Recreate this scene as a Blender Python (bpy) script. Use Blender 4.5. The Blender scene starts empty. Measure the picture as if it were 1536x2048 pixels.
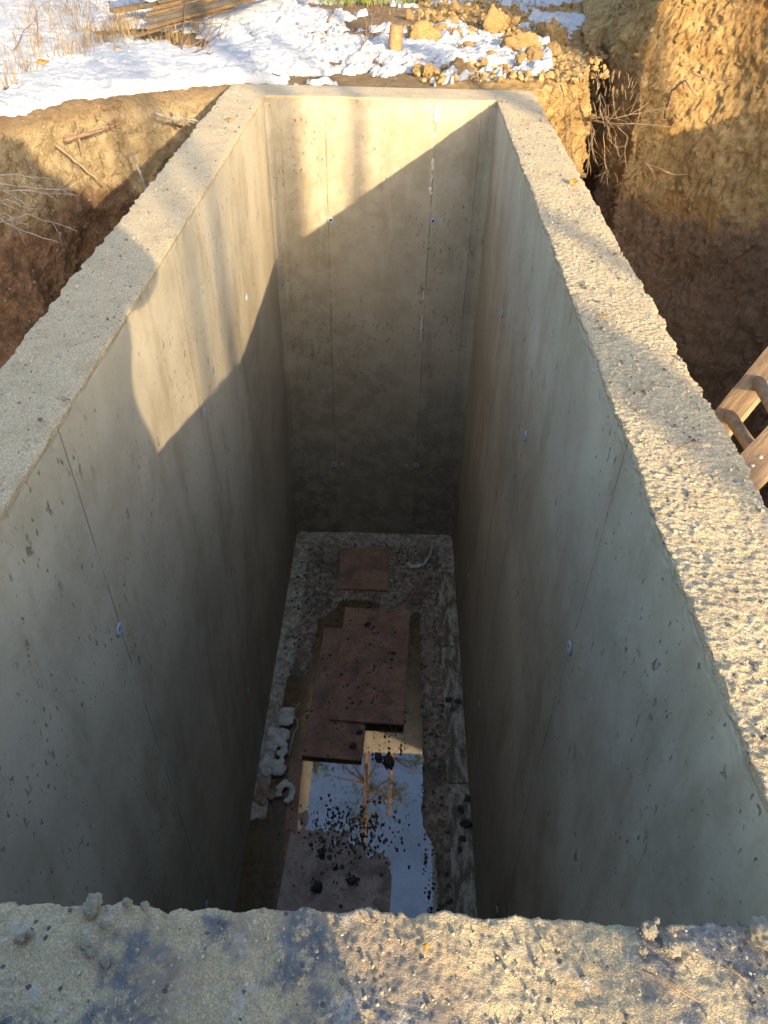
import bpy, bmesh, math, random
import numpy as np
from mathutils import Vector, Matrix
random.seed(7)
scene = bpy.context.scene
COL = scene.collection
H = 3.807                       # depth of the pit
XI, XO = .75, 1.02              # inner and outer faces of the long walls
YN0, YN1 = .17, .445            # near end wall
YF0, YF1 = 5.433, 5.74          # far end wall
SUN = Vector((1.5, -3.45, 1.06)).normalized()
D2R = math.radians

# ------------------------------------------------------------------ camera
cy, cp, cr = .00816672924, .706124972, .0239198212
fw = Vector((-math.sin(cy)*math.cos(cp), math.cos(cy)*math.cos(cp), -math.sin(cp)))
r0 = Vector((math.cos(cy), math.sin(cy), 0)); u0 = r0.cross(fw)
rt = r0*math.cos(cr)+u0*math.sin(cr); up = -r0*math.sin(cr)+u0*math.cos(cr)
CAM = Vector((.12906, 0, 1.12508)); FPX = 1509.34
cd = bpy.data.cameras.new('camera'); cam = bpy.data.objects.new('camera', cd); COL.objects.link(cam)
M = Matrix((rt, up, -fw)).transposed().to_4x4(); M.translation = CAM; cam.matrix_world = M
cd.sensor_fit = 'VERTICAL'; cd.sensor_height = 24; cd.lens = FPX/2048*24
cd.clip_start = .02; cd.clip_end = 500
scene.camera = cam
def ray(px, py): return fw + rt*((px-768)/FPX) - up*((py-1024)/FPX)
def at(px, py, z=0., ax=2):
    d = ray(px, py); t = (z-CAM[ax])/d[ax]; return CAM+d*t

# ------------------------------------------------------------------ numpy noise
_rs = np.random.RandomState(3)
PERM = _rs.permutation(256); PERM = np.concatenate([PERM, PERM, PERM])
GR = _rs.normal(size=(256, 3)); GR /= np.linalg.norm(GR, axis=1)[:, None]
def gnoise(x, y, z):
    x, y, z = np.broadcast_arrays(*[np.asarray(a, float) for a in (x, y, z)])
    xi, yi, zi = np.floor(x).astype(int), np.floor(y).astype(int), np.floor(z).astype(int)
    fx, fy, fz = x-xi, y-yi, z-zi
    u, v, w = [f*f*f*(f*(f*6-15)+10) for f in (fx, fy, fz)]
    out = 0
    for dx in (0, 1):
        for dy in (0, 1):
            for dz in (0, 1):
                g = GR[PERM[PERM[PERM[(xi+dx) & 255]+((yi+dy) & 255)]+((zi+dz) & 255)]]
                dot = g[..., 0]*(fx-dx)+g[..., 1]*(fy-dy)+g[..., 2]*(fz-dz)
                out = out+dot*(u if dx else 1-u)*(v if dy else 1-v)*(w if dz else 1-w)
    return out*1.5
def fbm(x, y, z, s, o=4, g=.5):
    a, t, r = 1., 0., 0
    for i in range(o):
        k = 2.03**i/s
        r = r+a*gnoise(np.asarray(x)*k+i*7.3, np.asarray(y)*k+i*3.1, np.asarray(z)*k+1.7*i); t += a; a *= g
    return r/t*1.6
def sstep(a, b, x):
    t = np.clip((x-a)/(b-a), 0, 1); return t*t*(3-2*t)

# ------------------------------------------------------------------ object helpers
def tag(o, label=None, cat=None, group=None, kind=None):
    for k, v in (('label', label), ('category', cat), ('group', group), ('kind', kind)):
        if v: o[k] = v
    return o
def link(name, me, mat=None, parent=None, smooth=True):
    if mat: me.materials.append(mat)
    if smooth: me.polygons.foreach_set('use_smooth', [True]*len(me.polygons))
    o = bpy.data.objects.new(name, me); COL.objects.link(o)
    if parent: o.parent = parent
    return o
def empty(name, loc, label=None, cat=None, group=None, kind=None):
    o = bpy.data.objects.new(name, None); o.location = loc; COL.objects.link(o); o.empty_display_size = .1
    return tag(o, label, cat, group, kind)
def grid(name, P, mat, parent=None, mask=None, flip=False, smooth=True, offset=None):
    n, m = P.shape[:2]
    if offset is not None: P = P-np.array(offset)
    idx = np.arange(n*m).reshape(n, m)
    q = np.stack([idx[:-1, :-1], idx[1:, :-1], idx[1:, 1:], idx[:-1, 1:]], -1)
    if flip: q = q[..., ::-1]
    if mask is not None: q = q[mask[:-1, :-1] | mask[1:, :-1] | mask[1:, 1:] | mask[:-1, 1:]]
    q = q.reshape(-1, 4)
    me = bpy.data.meshes.new(name)
    me.vertices.add(n*m); me.vertices.foreach_set('co', P.reshape(-1).astype(np.float32))
    me.loops.add(q.size); me.loops.foreach_set('vertex_index', q.reshape(-1).astype(np.int32))
    me.polygons.add(len(q)); me.polygons.foreach_set('loop_start', np.arange(0, q.size, 4, dtype=np.int32))
    me.polygons.foreach_set('loop_total', np.full(len(q), 4, dtype=np.int32))
    me.update(calc_edges=True); me.validate()
    o = link(name, me, mat, parent, smooth)
    if offset is not None: o.location = offset
    return o
def pymesh(name, V, F, mat, parent=None, smooth=True, loc=None):
    me = bpy.data.meshes.new(name); me.from_pydata([tuple(v) for v in V], [], F); me.update()
    o = link(name, me, mat, parent, smooth)
    if loc is not None: o.location = loc
    return o
class MB:
    def __init__(s): s.V = []; s.F = []
    def tube(s, pts, rad, n=6, cap=True):
        pts = [Vector(p) for p in pts]; b = len(s.V)
        if not hasattr(rad, '__len__'): rad = [rad]*len(pts)
        ref = Vector((.3, .2, 1)).normalized()
        for i, p in enumerate(pts):
            t = (pts[min(i+1, len(pts)-1)]-pts[max(i-1, 0)])
            t = t.normalized() if t.length > 0 else Vector((0, 0, 1))
            a = t.cross(ref)
            if a.length < .05: a = t.cross(Vector((1, 0, 0)))
            a.normalize(); c = t.cross(a)
            for k in range(n):
                th = 2*math.pi*k/n; s.V.append(p+(a*math.cos(th)+c*math.sin(th))*rad[i])
        for i in range(len(pts)-1):
            for k in range(n):
                k2 = (k+1) % n; s.F.append((b+i*n+k, b+i*n+k2, b+(i+1)*n+k2, b+(i+1)*n+k))
        if cap:
            s.F.append(tuple(b+k for k in range(n))[::-1]); e = b+(len(pts)-1)*n; s.F.append(tuple(e+k for k in range(n)))
        return s
    def tri(s, a, b, c): k = len(s.V); s.V += [a, b, c]; s.F.append((k, k+1, k+2))
    def quad(s, a, b, c, d): k = len(s.V); s.V += [a, b, c, d]; s.F.append((k, k+1, k+2, k+3))
    def build(s, name, mat, parent=None, smooth=True, loc=None):
        V = s.V if loc is None else [v-Vector(loc) for v in s.V]
        return pymesh(name, V, s.F, mat, parent, smooth, loc)
def board_mesh(name, L, W, T, mat, res=.012, rough=.0015, seed=0, edge=.003, ends=.004):
    """sawn board: long axis local y, worn edges"""
    bm = bmesh.new(); bmesh.ops.create_cube(bm, size=1)
    for v in bm.verts: v.co = Vector((v.co.x*W, v.co.y*L, v.co.z*T))
    for ax, n in ((1, max(2, int(L/res/2))), (0, max(2, int(W/res)))):
        for k in range(1, n):
            dim = L if ax == 1 else W
            co = [0, 0, 0]; co[ax] = dim*(k/n-.5); no = [0, 0, 0]; no[ax] = 1
            bmesh.ops.bisect_plane(bm, geom=bm.verts[:]+bm.edges[:]+bm.faces[:], plane_co=co, plane_no=no)
    P = np.array([v.co[:] for v in bm.verts])
    e = rough*fbm(P[:, 0]+seed, P[:, 1], P[:, 2], .10, 4)
    isx = np.abs(np.abs(P[:, 0])-W/2) < 1e-4; isy = np.abs(np.abs(P[:, 1])-L/2) < 1e-4
    jx = edge*fbm(P[:, 1]+seed*3, 0*P[:, 0]+seed, P[:, 2]*4, .07, 4); jy = ends*fbm(P[:, 0]+seed*5, 0*P[:, 0]+seed, P[:, 2]*4, .04, 4)
    for i, v in enumerate(bm.verts):
        v.co.z += e[i]*2+(.012*v.co.x*v.co.y+.006*(v.co.y/L*2)**2 if W > .3 and L < 1.4 else 0)
        if isx[i]: v.co.x += jx[i]
        if isy[i]: v.co.y += jy[i]
        if isx[i] or isy[i]: v.co.z *= .88
    me = bpy.data.meshes.new(name); bm.to_mesh(me); bm.free(); me.materials.append(mat)
    return me
def rock_mesh(name, mat, seed, sub=3, amp=.35, flat=.7, sc=1.0, facet=0.):
    bm = bmesh.new(); bmesh.ops.create_icosphere(bm, subdivisions=sub, radius=1)
    P = np.array([v.co[:] for v in bm.verts])
    n = fbm(P[:, 0]+seed*9.1, P[:, 1]+seed*3, P[:, 2], 1.1, 5, .55)
    if facet: n = n+facet*(np.abs(gnoise(P[:, 0]*2.3+seed, P[:, 1]*2.3, P[:, 2]*2.3))*2-.4)
    for i, v in enumerate(bm.verts):
        v.co = v.co*(1+amp*n[i]); v.co.z *= flat
        v.co *= sc
    me = bpy.data.meshes.new(name); bm.to_mesh(me); bm.free(); me.materials.append(mat)
    me.polygons.foreach_set('use_smooth', [sub > 2]*len(me.polygons))
    return me
def place(name, me, loc, rot=(0, 0, 0), sc=(1, 1, 1), parent=None):
    o = bpy.data.objects.new(name, me); COL.objects.link(o); o.location = loc; o.rotation_euler = rot; o.scale = sc
    if parent: o.parent = parent
    return o

# ------------------------------------------------------------------ node helpers
class NT:
    def __init__(s, name):
        s.m = bpy.data.materials.new(name); s.m.use_nodes = True; s.t = s.m.node_tree; s.t.nodes.clear()
        s.out = s.t.nodes.new('ShaderNodeOutputMaterial'); s.tc = s.t.nodes.new('ShaderNodeTexCoord').outputs['Object']
        s._xyz = None
    def n(s, typ, props=None, **inp):
        nd = s.t.nodes.new(typ)
        for k, v in (props or {}).items(): setattr(nd, k, v)
        for k, v in inp.items():
            k = k.replace('_', ' ') if k.replace('_', ' ') in nd.inputs else k
            key = int(k[1:]) if k[0] == 'i' and k[1:].isdigit() else k
            s.put(nd.inputs[key], v)
        return nd
    def put(s, sock, v):
        if isinstance(v, bpy.types.NodeSocket): s.t.links.new(v, sock)
        elif isinstance(v, (tuple, list)) and len(v) == 3 and sock.type == 'RGBA': sock.default_value = (*v, 1)
        else: sock.default_value = v
    def math(s, op, a, b=0., c=0., clamp=False):
        return s.n('ShaderNodeMath', dict(operation=op, use_clamp=clamp), i0=a, i1=b, i2=c).outputs[0]
    def xyz(s):
        if s._xyz is None: s._xyz = s.n('ShaderNodeSeparateXYZ', Vector=s.tc).outputs
        return s._xyz
    def scale(s, v, off=(0, 0, 0), rot=(0, 0, 0)): return s.n('ShaderNodeMapping', None, Vector=s.tc, Scale=v, Location=off, Rotation=rot).outputs[0]
    def noise(s, sc, det=4, rough=.55, vec=None, dist=0.): return s.n('ShaderNodeTexNoise', None, Vector=vec or s.tc, Scale=sc, Detail=det, Roughness=rough, Distortion=dist).outputs[0]
    def vor(s, sc, vec=None, feat='F1', rnd=1.): return s.n('ShaderNodeTexVoronoi', dict(feature=feat), Vector=vec or s.tc, Scale=sc, Randomness=rnd)
    def ramp(s, f, stops, interp='LINEAR'):
        nd = s.t.nodes.new('ShaderNodeValToRGB'); s.t.links.new(f, nd.inputs[0]); cr_ = nd.color_ramp; cr_.interpolation = interp
        while len(cr_.elements) < len(stops): cr_.elements.new(.5)
        for e, (p, c) in zip(cr_.elements, stops):
            e.position = p; e.color = (*c, 1) if hasattr(c, '__len__') else (c, c, c, 1)
        return nd.outputs[0]
    def step(s, f, a, b, lo=0., hi=1.): return s.n('ShaderNodeMapRange', dict(interpolation_type='SMOOTHSTEP'), Value=f, i1=a, i2=b, i3=lo, i4=hi).outputs[0]
    def mix(s, f, a, b, mode='MIX'):
        nd = s.t.nodes.new('ShaderNodeMix'); nd.data_type = 'RGBA'; nd.blend_type = mode
        s.put(nd.inputs[0], f); s.put(nd.inputs[6], a); s.put(nd.inputs[7], b); return nd.outputs[2]
    def bump(s, h, dist, strength=1., normal=None):
        nd = s.n('ShaderNodeBump', None, Strength=strength, Distance=dist, Height=h)
        if normal: s.t.links.new(normal, nd.inputs['Normal'])
        return nd.outputs[0]
    def done(s, color, rough=.9, normal=None, spec=.3, **kw):
        b = s.n('ShaderNodeBsdfPrincipled'); s.put(b.inputs['Base Color'], color); s.put(b.inputs['Roughness'], rough)
        b.inputs['Specular IOR Level'].default_value = spec
        if normal: s.t.links.new(normal, b.inputs['Normal'])
        for k, v in kw.items(): s.put(b.inputs[k.replace('_', ' ')], v)
        s.t.links.new(b.outputs[0], s.out.inputs[0]); return s.m

# ------------------------------------------------------------------ materials
def concrete(name, long=True):
    t = NT(name); X, Y, Z = t.xyz()[:3]
    # cast faces
    big = t.noise(1.1, 3, .6)
    streak = t.noise(1, 3, .6, t.scale((4.5, 4.5, .5)))
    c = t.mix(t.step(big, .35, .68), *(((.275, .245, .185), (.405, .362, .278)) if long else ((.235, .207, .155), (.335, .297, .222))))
    c = t.mix(t.math('MULTIPLY', t.step(streak, .5, .72), .55), c, (.185, .15, .10))
    c = t.mix(t.math('MULTIPLY', t.step(t.noise(1, 2, .6, t.scale((9, 9, 1.2))), .55, .75), .35), c, (.42, .39, .33))
    damp = t.math('MULTIPLY', t.step(t.math('ADD', Z, t.math('MULTIPLY', big, .9)), *((-2.2, -3.6) if long else (-.9, -2.9))), .35 if long else .72)  # low damp with painted-in depth shade, strongest on the end walls
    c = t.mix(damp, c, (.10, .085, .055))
    c = t.mix(t.math('MULTIPLY', t.step(t.noise(55, 1, .6), .55, .8), .3), c, (.16, .14, .11))
    mo = t.noise(7, 5, .7); c = t.mix(t.step(mo, .40, .62, 0., .35), c, (.40, .37, .30)); c = t.mix(t.step(t.noise(3.2, 5, .68, t.scale((1, 1, .45), (7, 2, 0))), .53, .66, 0., .42), c, (.20, .165, .105))
    # bug holes: small pits, some drawn out downwards
    wv = t.n('ShaderNodeVectorMath', dict(operation='MULTIPLY_ADD'), i0=t.n('ShaderNodeTexNoise', None, Vector=t.tc, Scale=38., Detail=2.).outputs['Color'], i1=(.035, .035, .05), i2=t.tc).outputs[0]
    def sv(v): return t.n('ShaderNodeMapping', None, Vector=wv, Scale=v).outputs[0]
    v1 = t.vor(14, sv((1, 1, .45))); v2 = t.vor(64, sv((1, 1, .45))); cluster = t.step(t.noise(2.3, 2, .6), .44, .62)
    def holes(v, rad, thr):
        sep = t.n('ShaderNodeSeparateColor', None, Color=v.outputs['Color']).outputs
        on = t.step(sep[0], thr, thr+.02); r = t.math('MULTIPLY', sep[1], rad)
        return t.math('MULTIPLY', t.math('SUBTRACT', 1., t.step(t.math('DIVIDE', v.outputs['Distance'], t.math('ADD', r, .001)), .55, 1.1)), on)
    h1 = t.math('MULTIPLY', holes(v1, .19, .5 if long else .72), t.math('ADD', t.math('MULTIPLY', cluster, .6), .4))
    h2 = t.math('MULTIPLY', holes(v2, .36, .55 if long else .78), t.math('ADD', cluster, .3))
    pat = t.step(t.math('ADD', t.noise(1, 4, .7, t.scale((26, 26, 9))), t.math('MULTIPLY', cluster, .1)), .74, .77)
    hh = t.math('MINIMUM', t.math('ADD', t.math('ADD', h1, h2), t.math('MULTIPLY', pat, .7)), 1.)
    c = t.mix(t.math('MULTIPLY', hh, .7), c, (.075, .065, .05))
    # formwork joints
    wob = t.math('MULTIPLY', t.math('SUBTRACT', t.noise(3, 1), .5), .012)
    joint = None
    ax, lst = (Y, (1.64, 2.915, 4.07)) if long else (X, (-.362, .362))
    for y in lst:
        d = t.math('ABSOLUTE', t.math('SUBTRACT', t.math('ADD', ax, wob), y))
        j = t.math('SUBTRACT', 1., t.step(d, .0012, .0042)); joint = j if joint is None else t.math('MAXIMUM', joint, j)
    jb = t.math('MULTIPLY', joint, t.step(t.noise(5, 4, .7), .35, .55))
    c = t.mix(t.math('MULTIPLY', jb, .75), c, (.10, .09, .075))
    panel = t.n('ShaderNodeTexWhiteNoise', dict(noise_dimensions='1D'), W=t.math('FLOOR', t.math('DIVIDE', t.math('SUBTRACT', ax, lst[0]), lst[1]-lst[0]))).outputs[0]
    c = t.mix(t.math('MULTIPLY', panel, .22), c, (.33, .27, .19))
    # rough struck top
    g = t.noise(170 if long else 330, 3, .7); m2 = t.noise(9, 5, .65); b2 = t.noise(3.3, 4, .62)
    tc_ = t.mix(t.step(g, .35, .7), (.38, .305, .195), (.68, .555, .365))
    tc_ = t.mix(t.math('MULTIPLY', t.step(m2, .45, .7), .5), tc_, (.36, .27, .165))
    if long:
        tc_ = t.mix(t.math('MULTIPLY', t.step(t.noise(26, 5, .75), .58, .66), .7), tc_, (.20, .18, .155))
        pass
    else:
        blot = t.math('MULTIPLY', t.step(b2, .47, .53), t.step(t.noise(42, 5, .8), .38, .52))
        blot = t.math('MULTIPLY', blot, t.math('SUBTRACT', 1., t.math('MULTIPLY', t.step(Y, 1., 2.), .9)))
        tc_ = t.mix(t.math('MULTIPLY', blot, .9), tc_, (.125, .14, .17))
        tc_ = t.mix(t.math('MULTIPLY', t.step(t.noise(5.1, 5, .6, t.scale((1, 1, 1), (4, 3, 2))), .54, .64), .55), tc_, (.42, .31, .20))
        tc_ = t.mix(t.math('MULTIPLY', t.step(t.noise(14, 5, .75, t.scale((1, 1, 1), (1, 9, 2))), .56, .66), .65), tc_, (.50, .48, .44))
    chips = t.vor(95); cs = t.n('ShaderNodeSeparateColor', None, Color=chips.outputs['Color']).outputs
    ch = t.math('MULTIPLY', t.step(cs[0], .92, .93), t.math('SUBTRACT', 1., t.step(chips.outputs['Distance'], .3, .42)))
    tc_ = t.mix(ch, tc_, t.mix(t.step(cs[1], .62, .63), (.12, .11, .10), (.52, .49, .43)))
    top = t.step(Z, -.024, -.010)
    col = t.mix(top, c, tc_)
    hgt_s = t.math('ADD', t.math('ADD', t.math('MULTIPLY', hh, -1.), t.math('MULTIPLY', jb, -.7)), t.math('MULTIPLY', t.noise(60, 3, .65), .16))
    hgt_t = t.math('ADD', t.math('MULTIPLY', t.noise(170 if long else 300, 3, .8), 2.6 if long else 1.9), t.math('MULTIPLY', ch, .5))
    hgt = t.n('ShaderNodeMix', dict(data_type='FLOAT'), i0=top, i2=hgt_s, i3=hgt_t).outputs[0]
    return t.done(col, t.step(big, .3, .7, .62, .85), t.bump(hgt, .0045, .9), .3)
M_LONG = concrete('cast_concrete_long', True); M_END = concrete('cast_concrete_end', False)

def soil_mat():
    t = NT('clay_soil'); X, Y, Z = t.xyz()[:3]
    a = t.noise(2.2, 6, .65); b = t.noise(11, 6, .7); f = t.noise(60, 4, .7)
    yel = t.mix(t.step(b, .35, .65), (.32, .20, .08), (.52, .36, .17))
    yel = t.mix(t.step(a, .5, .68), yel, (.40, .24, .095))
    brn = t.mix(t.step(b, .35, .65), (.095, .058, .036), (.23, .145, .09))
    brn = t.mix(t.math('MULTIPLY', t.step(a, .52, .66), .7), brn, (.24, .105, .045))
    lft = t.mix(t.step(b, .35, .68), (.25, .19, .11), (.44, .35, .215))
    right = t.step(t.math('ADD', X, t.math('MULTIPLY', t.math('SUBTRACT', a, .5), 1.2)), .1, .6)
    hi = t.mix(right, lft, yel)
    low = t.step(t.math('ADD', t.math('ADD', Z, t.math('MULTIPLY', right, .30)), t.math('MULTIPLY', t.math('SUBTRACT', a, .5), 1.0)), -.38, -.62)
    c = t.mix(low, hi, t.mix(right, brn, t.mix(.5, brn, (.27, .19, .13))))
    c = t.mix(t.math('MULTIPLY', t.step(f, .5, .75), .4), c, (.12, .075, .04))
    topsoil = t.math('MULTIPLY', t.step(t.math('ADD', Z, t.math('MULTIPLY', t.math('SUBTRACT', b, .5), .3)), -.10, -.02), t.math('SUBTRACT', 1., right))
    c = t.mix(t.math('MULTIPLY', topsoil, .6), c, (.15, .085, .045))
    v = t.vor(34); vc = t.n('ShaderNodeSeparateColor', None, Color=v.outputs['Color']).outputs
    peb = t.math('MULTIPLY', t.step(vc[0], .92, .93), t.math('SUBTRACT', 1., t.step(v.outputs['Distance'], .2, .35)))
    c = t.mix(t.math('MULTIPLY', peb, .7), c, (.42, .36, .27))
    h = t.math('ADD', t.math('ADD', t.math('MULTIPLY', t.noise(28, 6, .75), 1.), t.math('MULTIPLY', t.noise(110, 4, .7), .3)), t.math('MULTIPLY', peb, .2))
    return t.done(c, .95, t.bump(h, .045, 1.), .15)
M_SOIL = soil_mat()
def clod_mat():
    t = NT('clay_clod'); b = t.noise(9, 6, .7)
    c = t.mix(t.step(b, .35, .65), (.22, .14, .06), (.40, .28, .135))
    return t.done(c, .95, t.bump(t.noise(40, 6, .75), .02, .8), .15)
M_CLOD = clod_mat()
def snow_mat():
    t = NT('snow'); f = t.noise(45, 5, .7)
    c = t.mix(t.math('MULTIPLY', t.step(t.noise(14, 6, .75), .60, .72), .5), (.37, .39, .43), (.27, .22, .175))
    return t.done(c, .7, t.bump(t.math('ADD', f, t.noise(9, 4, .7)), .016, 1.), .3)
M_SNOW = snow_mat()
def mud_mat():
    t = NT('pit_mud'); X, Y, Z = t.xyz()[:3]; a = t.noise(5, 6, .7); b = t.noise(24, 5, .7); f = t.noise(90, 4, .7)
    c = t.mix(t.step(b, .35, .68), (.12, .098, .075), (.48, .39, .29))
    c = t.mix(t.math('MULTIPLY', t.step(a, .5, .62), .8), c, (.24, .14, .08))
    c = t.mix(t.math('MULTIPLY', t.step(f, .62, .72), .5), c, (.40, .36, .30))
    pz = t.step(t.noise(3.1, 5, .65, t.scale((1, .7, 1), (5, 2, 0))), .50, .60); c = t.mix(t.math('MULTIPLY', pz, .65), c, (.075, .062, .05))
    c = t.mix(t.math('MULTIPLY', t.step(t.noise(4.3, 5, .65, t.scale((1, .7, 1), (1, 7, 0))), .54, .62), .7), c, (.30, .255, .18))
    # bare lighter slab along the long walls and by the end wall
    ed = t.math('MAXIMUM', t.step(t.math('ADD', t.math('ABSOLUTE', X), t.math('MULTIPLY', t.math('SUBTRACT', a, .5), .12)), .595, .625), t.step(t.math('ADD', Y, t.math('MULTIPLY', t.math('SUBTRACT', a, .5), .3)), 5.18, 5.34))
    c = t.mix(t.math('MULTIPLY', ed, t.step(t.noise(6, 5, .7, t.scale((1, 1, 1), (4, 4, 0))), .60, .44, .35, .95)), c, t.mix(t.step(b, .4, .6), (.30, .27, .205), (.58, .52, .41)))
    h = t.math('ADD', b, t.math('MULTIPLY', f, .35))
    return t.done(c, t.step(a, .4, .62, .38, .8), t.bump(h, .02, .7), .5)
M_MUD = mud_mat()
def slab_mat():
    t = NT('streaked_slab'); a = t.noise(7, 5, .7, t.scale((2.2, .7, 1))); b = t.noise(40, 5, .75)
    c = t.mix(t.step(a, .42, .60), (.16, .125, .09), (.50, .46, .37)); c = t.mix(t.math('MULTIPLY', t.step(b, .52, .64), .6), c, (.10, .08, .06))
    return t.done(c, .6, t.bump(t.math('ADD', a, b), .008, .8), .4)
M_SLAB = slab_mat()
def water_mat():
    t = NT('murky_water'); fr = t.n('ShaderNodeFresnel', None, IOR=1.36).outputs[0]
    gl = t.n('ShaderNodeBsdfGlossy', None, Color=(.95, .96, 1), Roughness=.025).outputs[0]
    tr = t.n('ShaderNodeBsdfTransparent', None, Color=(.62, .46, .22)).outputs[0]
    nrm = t.bump(t.noise(5, 2, .4), .0012, .35)
    for nd in t.t.nodes:
        if nd.bl_idname in ('ShaderNodeBsdfGlossy', 'ShaderNodeFresnel'): t.t.links.new(nrm, nd.inputs['Normal'])
    mx = t.n('ShaderNodeMixShader'); t.put(mx.inputs[0], t.math('MULTIPLY', fr, 8., clamp=True)); t.put(mx.inputs[1], tr); t.put(mx.inputs[2], gl)
    df = t.n('ShaderNodeBsdfDiffuse', None, Color=(.30, .22, .11, 1)).outputs[0]; m2 = t.n('ShaderNodeMixShader')
    t.put(m2.inputs[0], t.step(t.noise(4, 5, .7), .42, .66, .03, .28)); t.put(m2.inputs[1], mx.outputs[0]); t.put(m2.inputs[2], df)
    t.t.links.new(m2.outputs[0], t.out.inputs[0]); return t.m
M_WATER = water_mat()
def wood_mat(name, c1, c2, c3, sc=1., spec=.3, rough=.8, dirt=.5):
    t = NT(name); g = t.noise(1, 4, .65, t.scale((38*sc, 3*sc, 38*sc)), 1.0); b = t.noise(7, 6, .7); f = t.noise(50, 5, .75)
    c = t.mix(t.step(g, .3, .7), c1, c2); c = t.mix(t.math('MULTIPLY', t.step(b, .48, .66), dirt), c, c3)
    c = t.mix(t.math('MULTIPLY', t.step(f, .6, .72), .45*dirt), c, (.36, .30, .26))
    return t.done(c, rough, t.bump(t.math('ADD', g, f), .004, .7), spec)
def board_mat(name, c1, c2, mud):
    t = NT(name); a = t.noise(6, 6, .7); b = t.noise(22, 6, .75); f = t.noise(75, 4, .7)
    c = t.mix(t.step(a, .35, .65), c1, c2); c = t.mix(t.math('MULTIPLY', t.step(b, .54, .62), .7), c, mud)
    c = t.mix(t.math('MULTIPLY', t.step(t.noise(13, 6, .8, t.scale((1, 1, 1), (3, 5, 0))), .57, .64), .6), c, (.33, .27, .22))
    c = t.mix(t.math('MULTIPLY', t.step(f, .60, .68), .5), c, (.04, .035, .03))
    c = t.mix(t.math('MULTIPLY', t.step(t.noise(3.4, 5, .7, t.scale((1, 1, 1), (8, 1, 0))), .5, .62), .7), c, mud)
    c = t.mix(t.math('MULTIPLY', t.step(t.noise(2.7, 6, .7, t.scale((1, 1, 1), (2, 9, 0))), .55, .68), .6), c, (.34, .24, .19))
    return t.done(c, t.step(a, .4, .6, .3, .75), t.bump(t.math('ADD', b, t.math('MULTIPLY', f, .4)), .012, .8), .45)
M_BOARD = board_mat('wet_formwork_ply', (.25, .125, .075), (.40, .24, .155), (.13, .105, .08))
M_BOARD2 = board_mat('dull_formwork_ply', (.36, .28, .235), (.56, .46, .40), (.17, .135, .11))
_unused = lambda *a: None
_unused('wet_formwork_ply', (.20, .105, .07), (.30, .165, .11), (.10, .085, .07), .8, .45, .5, .85)
_unused('dull_formwork_ply', (.17, .115, .095), (.30, .215, .18), (.08, .06, .05), .8, .45, .45, .8)
M_TIMBER = wood_mat('sawn_timber', (.20, .13, .075), (.33, .23, .14), (.12, .08, .055))
M_BATTEN = wood_mat('weathered_batten', (.075, .05, .03), (.19, .125, .06), (.045, .038, .03))
M_BATTEN2 = wood_mat('grey_batten', (.06, .052, .042), (.12, .10, .075), (.07, .06, .05))
M_BARK = wood_mat('pine_bark', (.10, .065, .045), (.24, .15, .095), (.05, .035, .028))
M_STAKE = wood_mat('cut_stake', (.22, .11, .05), (.36, .20, .10), (.16, .08, .04))
def plain(name, c, rough=.8, var=.3, sc=20, bump=.003, spec=.3, c2=None):
    t = NT(name); b = t.noise(sc, 5, .65)
    return t.done(t.mix(t.step(b, .3, .7), tuple(v*(1-var) for v in c) if c2 is None else c2, c), rough, t.bump(b, bump, .7), spec)
M_FOAM = plain('hardened_foam', (.66, .66, .60), .8, .25, 14, .01, c2=(.42, .40, .33))
M_FOAMB = plain('browned_foam', (.40, .30, .21), .85, .4, 16, .01, c2=(.20, .12, .08))
M_RING = plain('anchor_plastic', (.33, .36, .42), .45, .25, 60, .0005)
M_HOLE = plain('anchor_hole_dark', (.03, .03, .03), .9)
M_STONE = plain('dark_wet_stone', (.085, .08, .075), .55, .5, 9, .006)
M_CRUMB = plain('concrete_crumb', (.42, .38, .30), .9, .4, 30, .01)
M_CRUMBD = plain('dark_gravel', (.13, .12, .11), .8, .5, 30, .006)
M_TWIG = plain('twig_bark', (.20, .13, .085), .85, .5, 30, .003)
M_ROOT = plain('dry_root', (.28, .195, .115), .85, .5, 30, .003)
M_ROOTG = plain('grey_twig', (.33, .29, .25), .85, .5, 30, .003)
M_GRASS = plain('dry_grass_blades', (.24, .17, .08), .8, .45, 9, .001)
M_GREEN = plain('green_grass_blades', (.22, .28, .05), .7, .5, 9, .001)
M_LEAF = plain('yellow_leaf', (.50, .27, .05), .6, .3, 40, .002)
M_NEEDLE = plain('pine_needles', (.05, .09, .03), .7, .5, 4, .002)
M_STEEL = plain('bolt_steel', (.45, .46, .48), .4, .2, 50, .0005)
M_SKIN = plain('skin', (.55, .34, .25), .6, .1); M_COAT = plain('winter_jacket', (.05, .06, .09), .8, .3)
M_CABLE = plain('white_cord', (.55, .54, .50), .6, .2)

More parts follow.
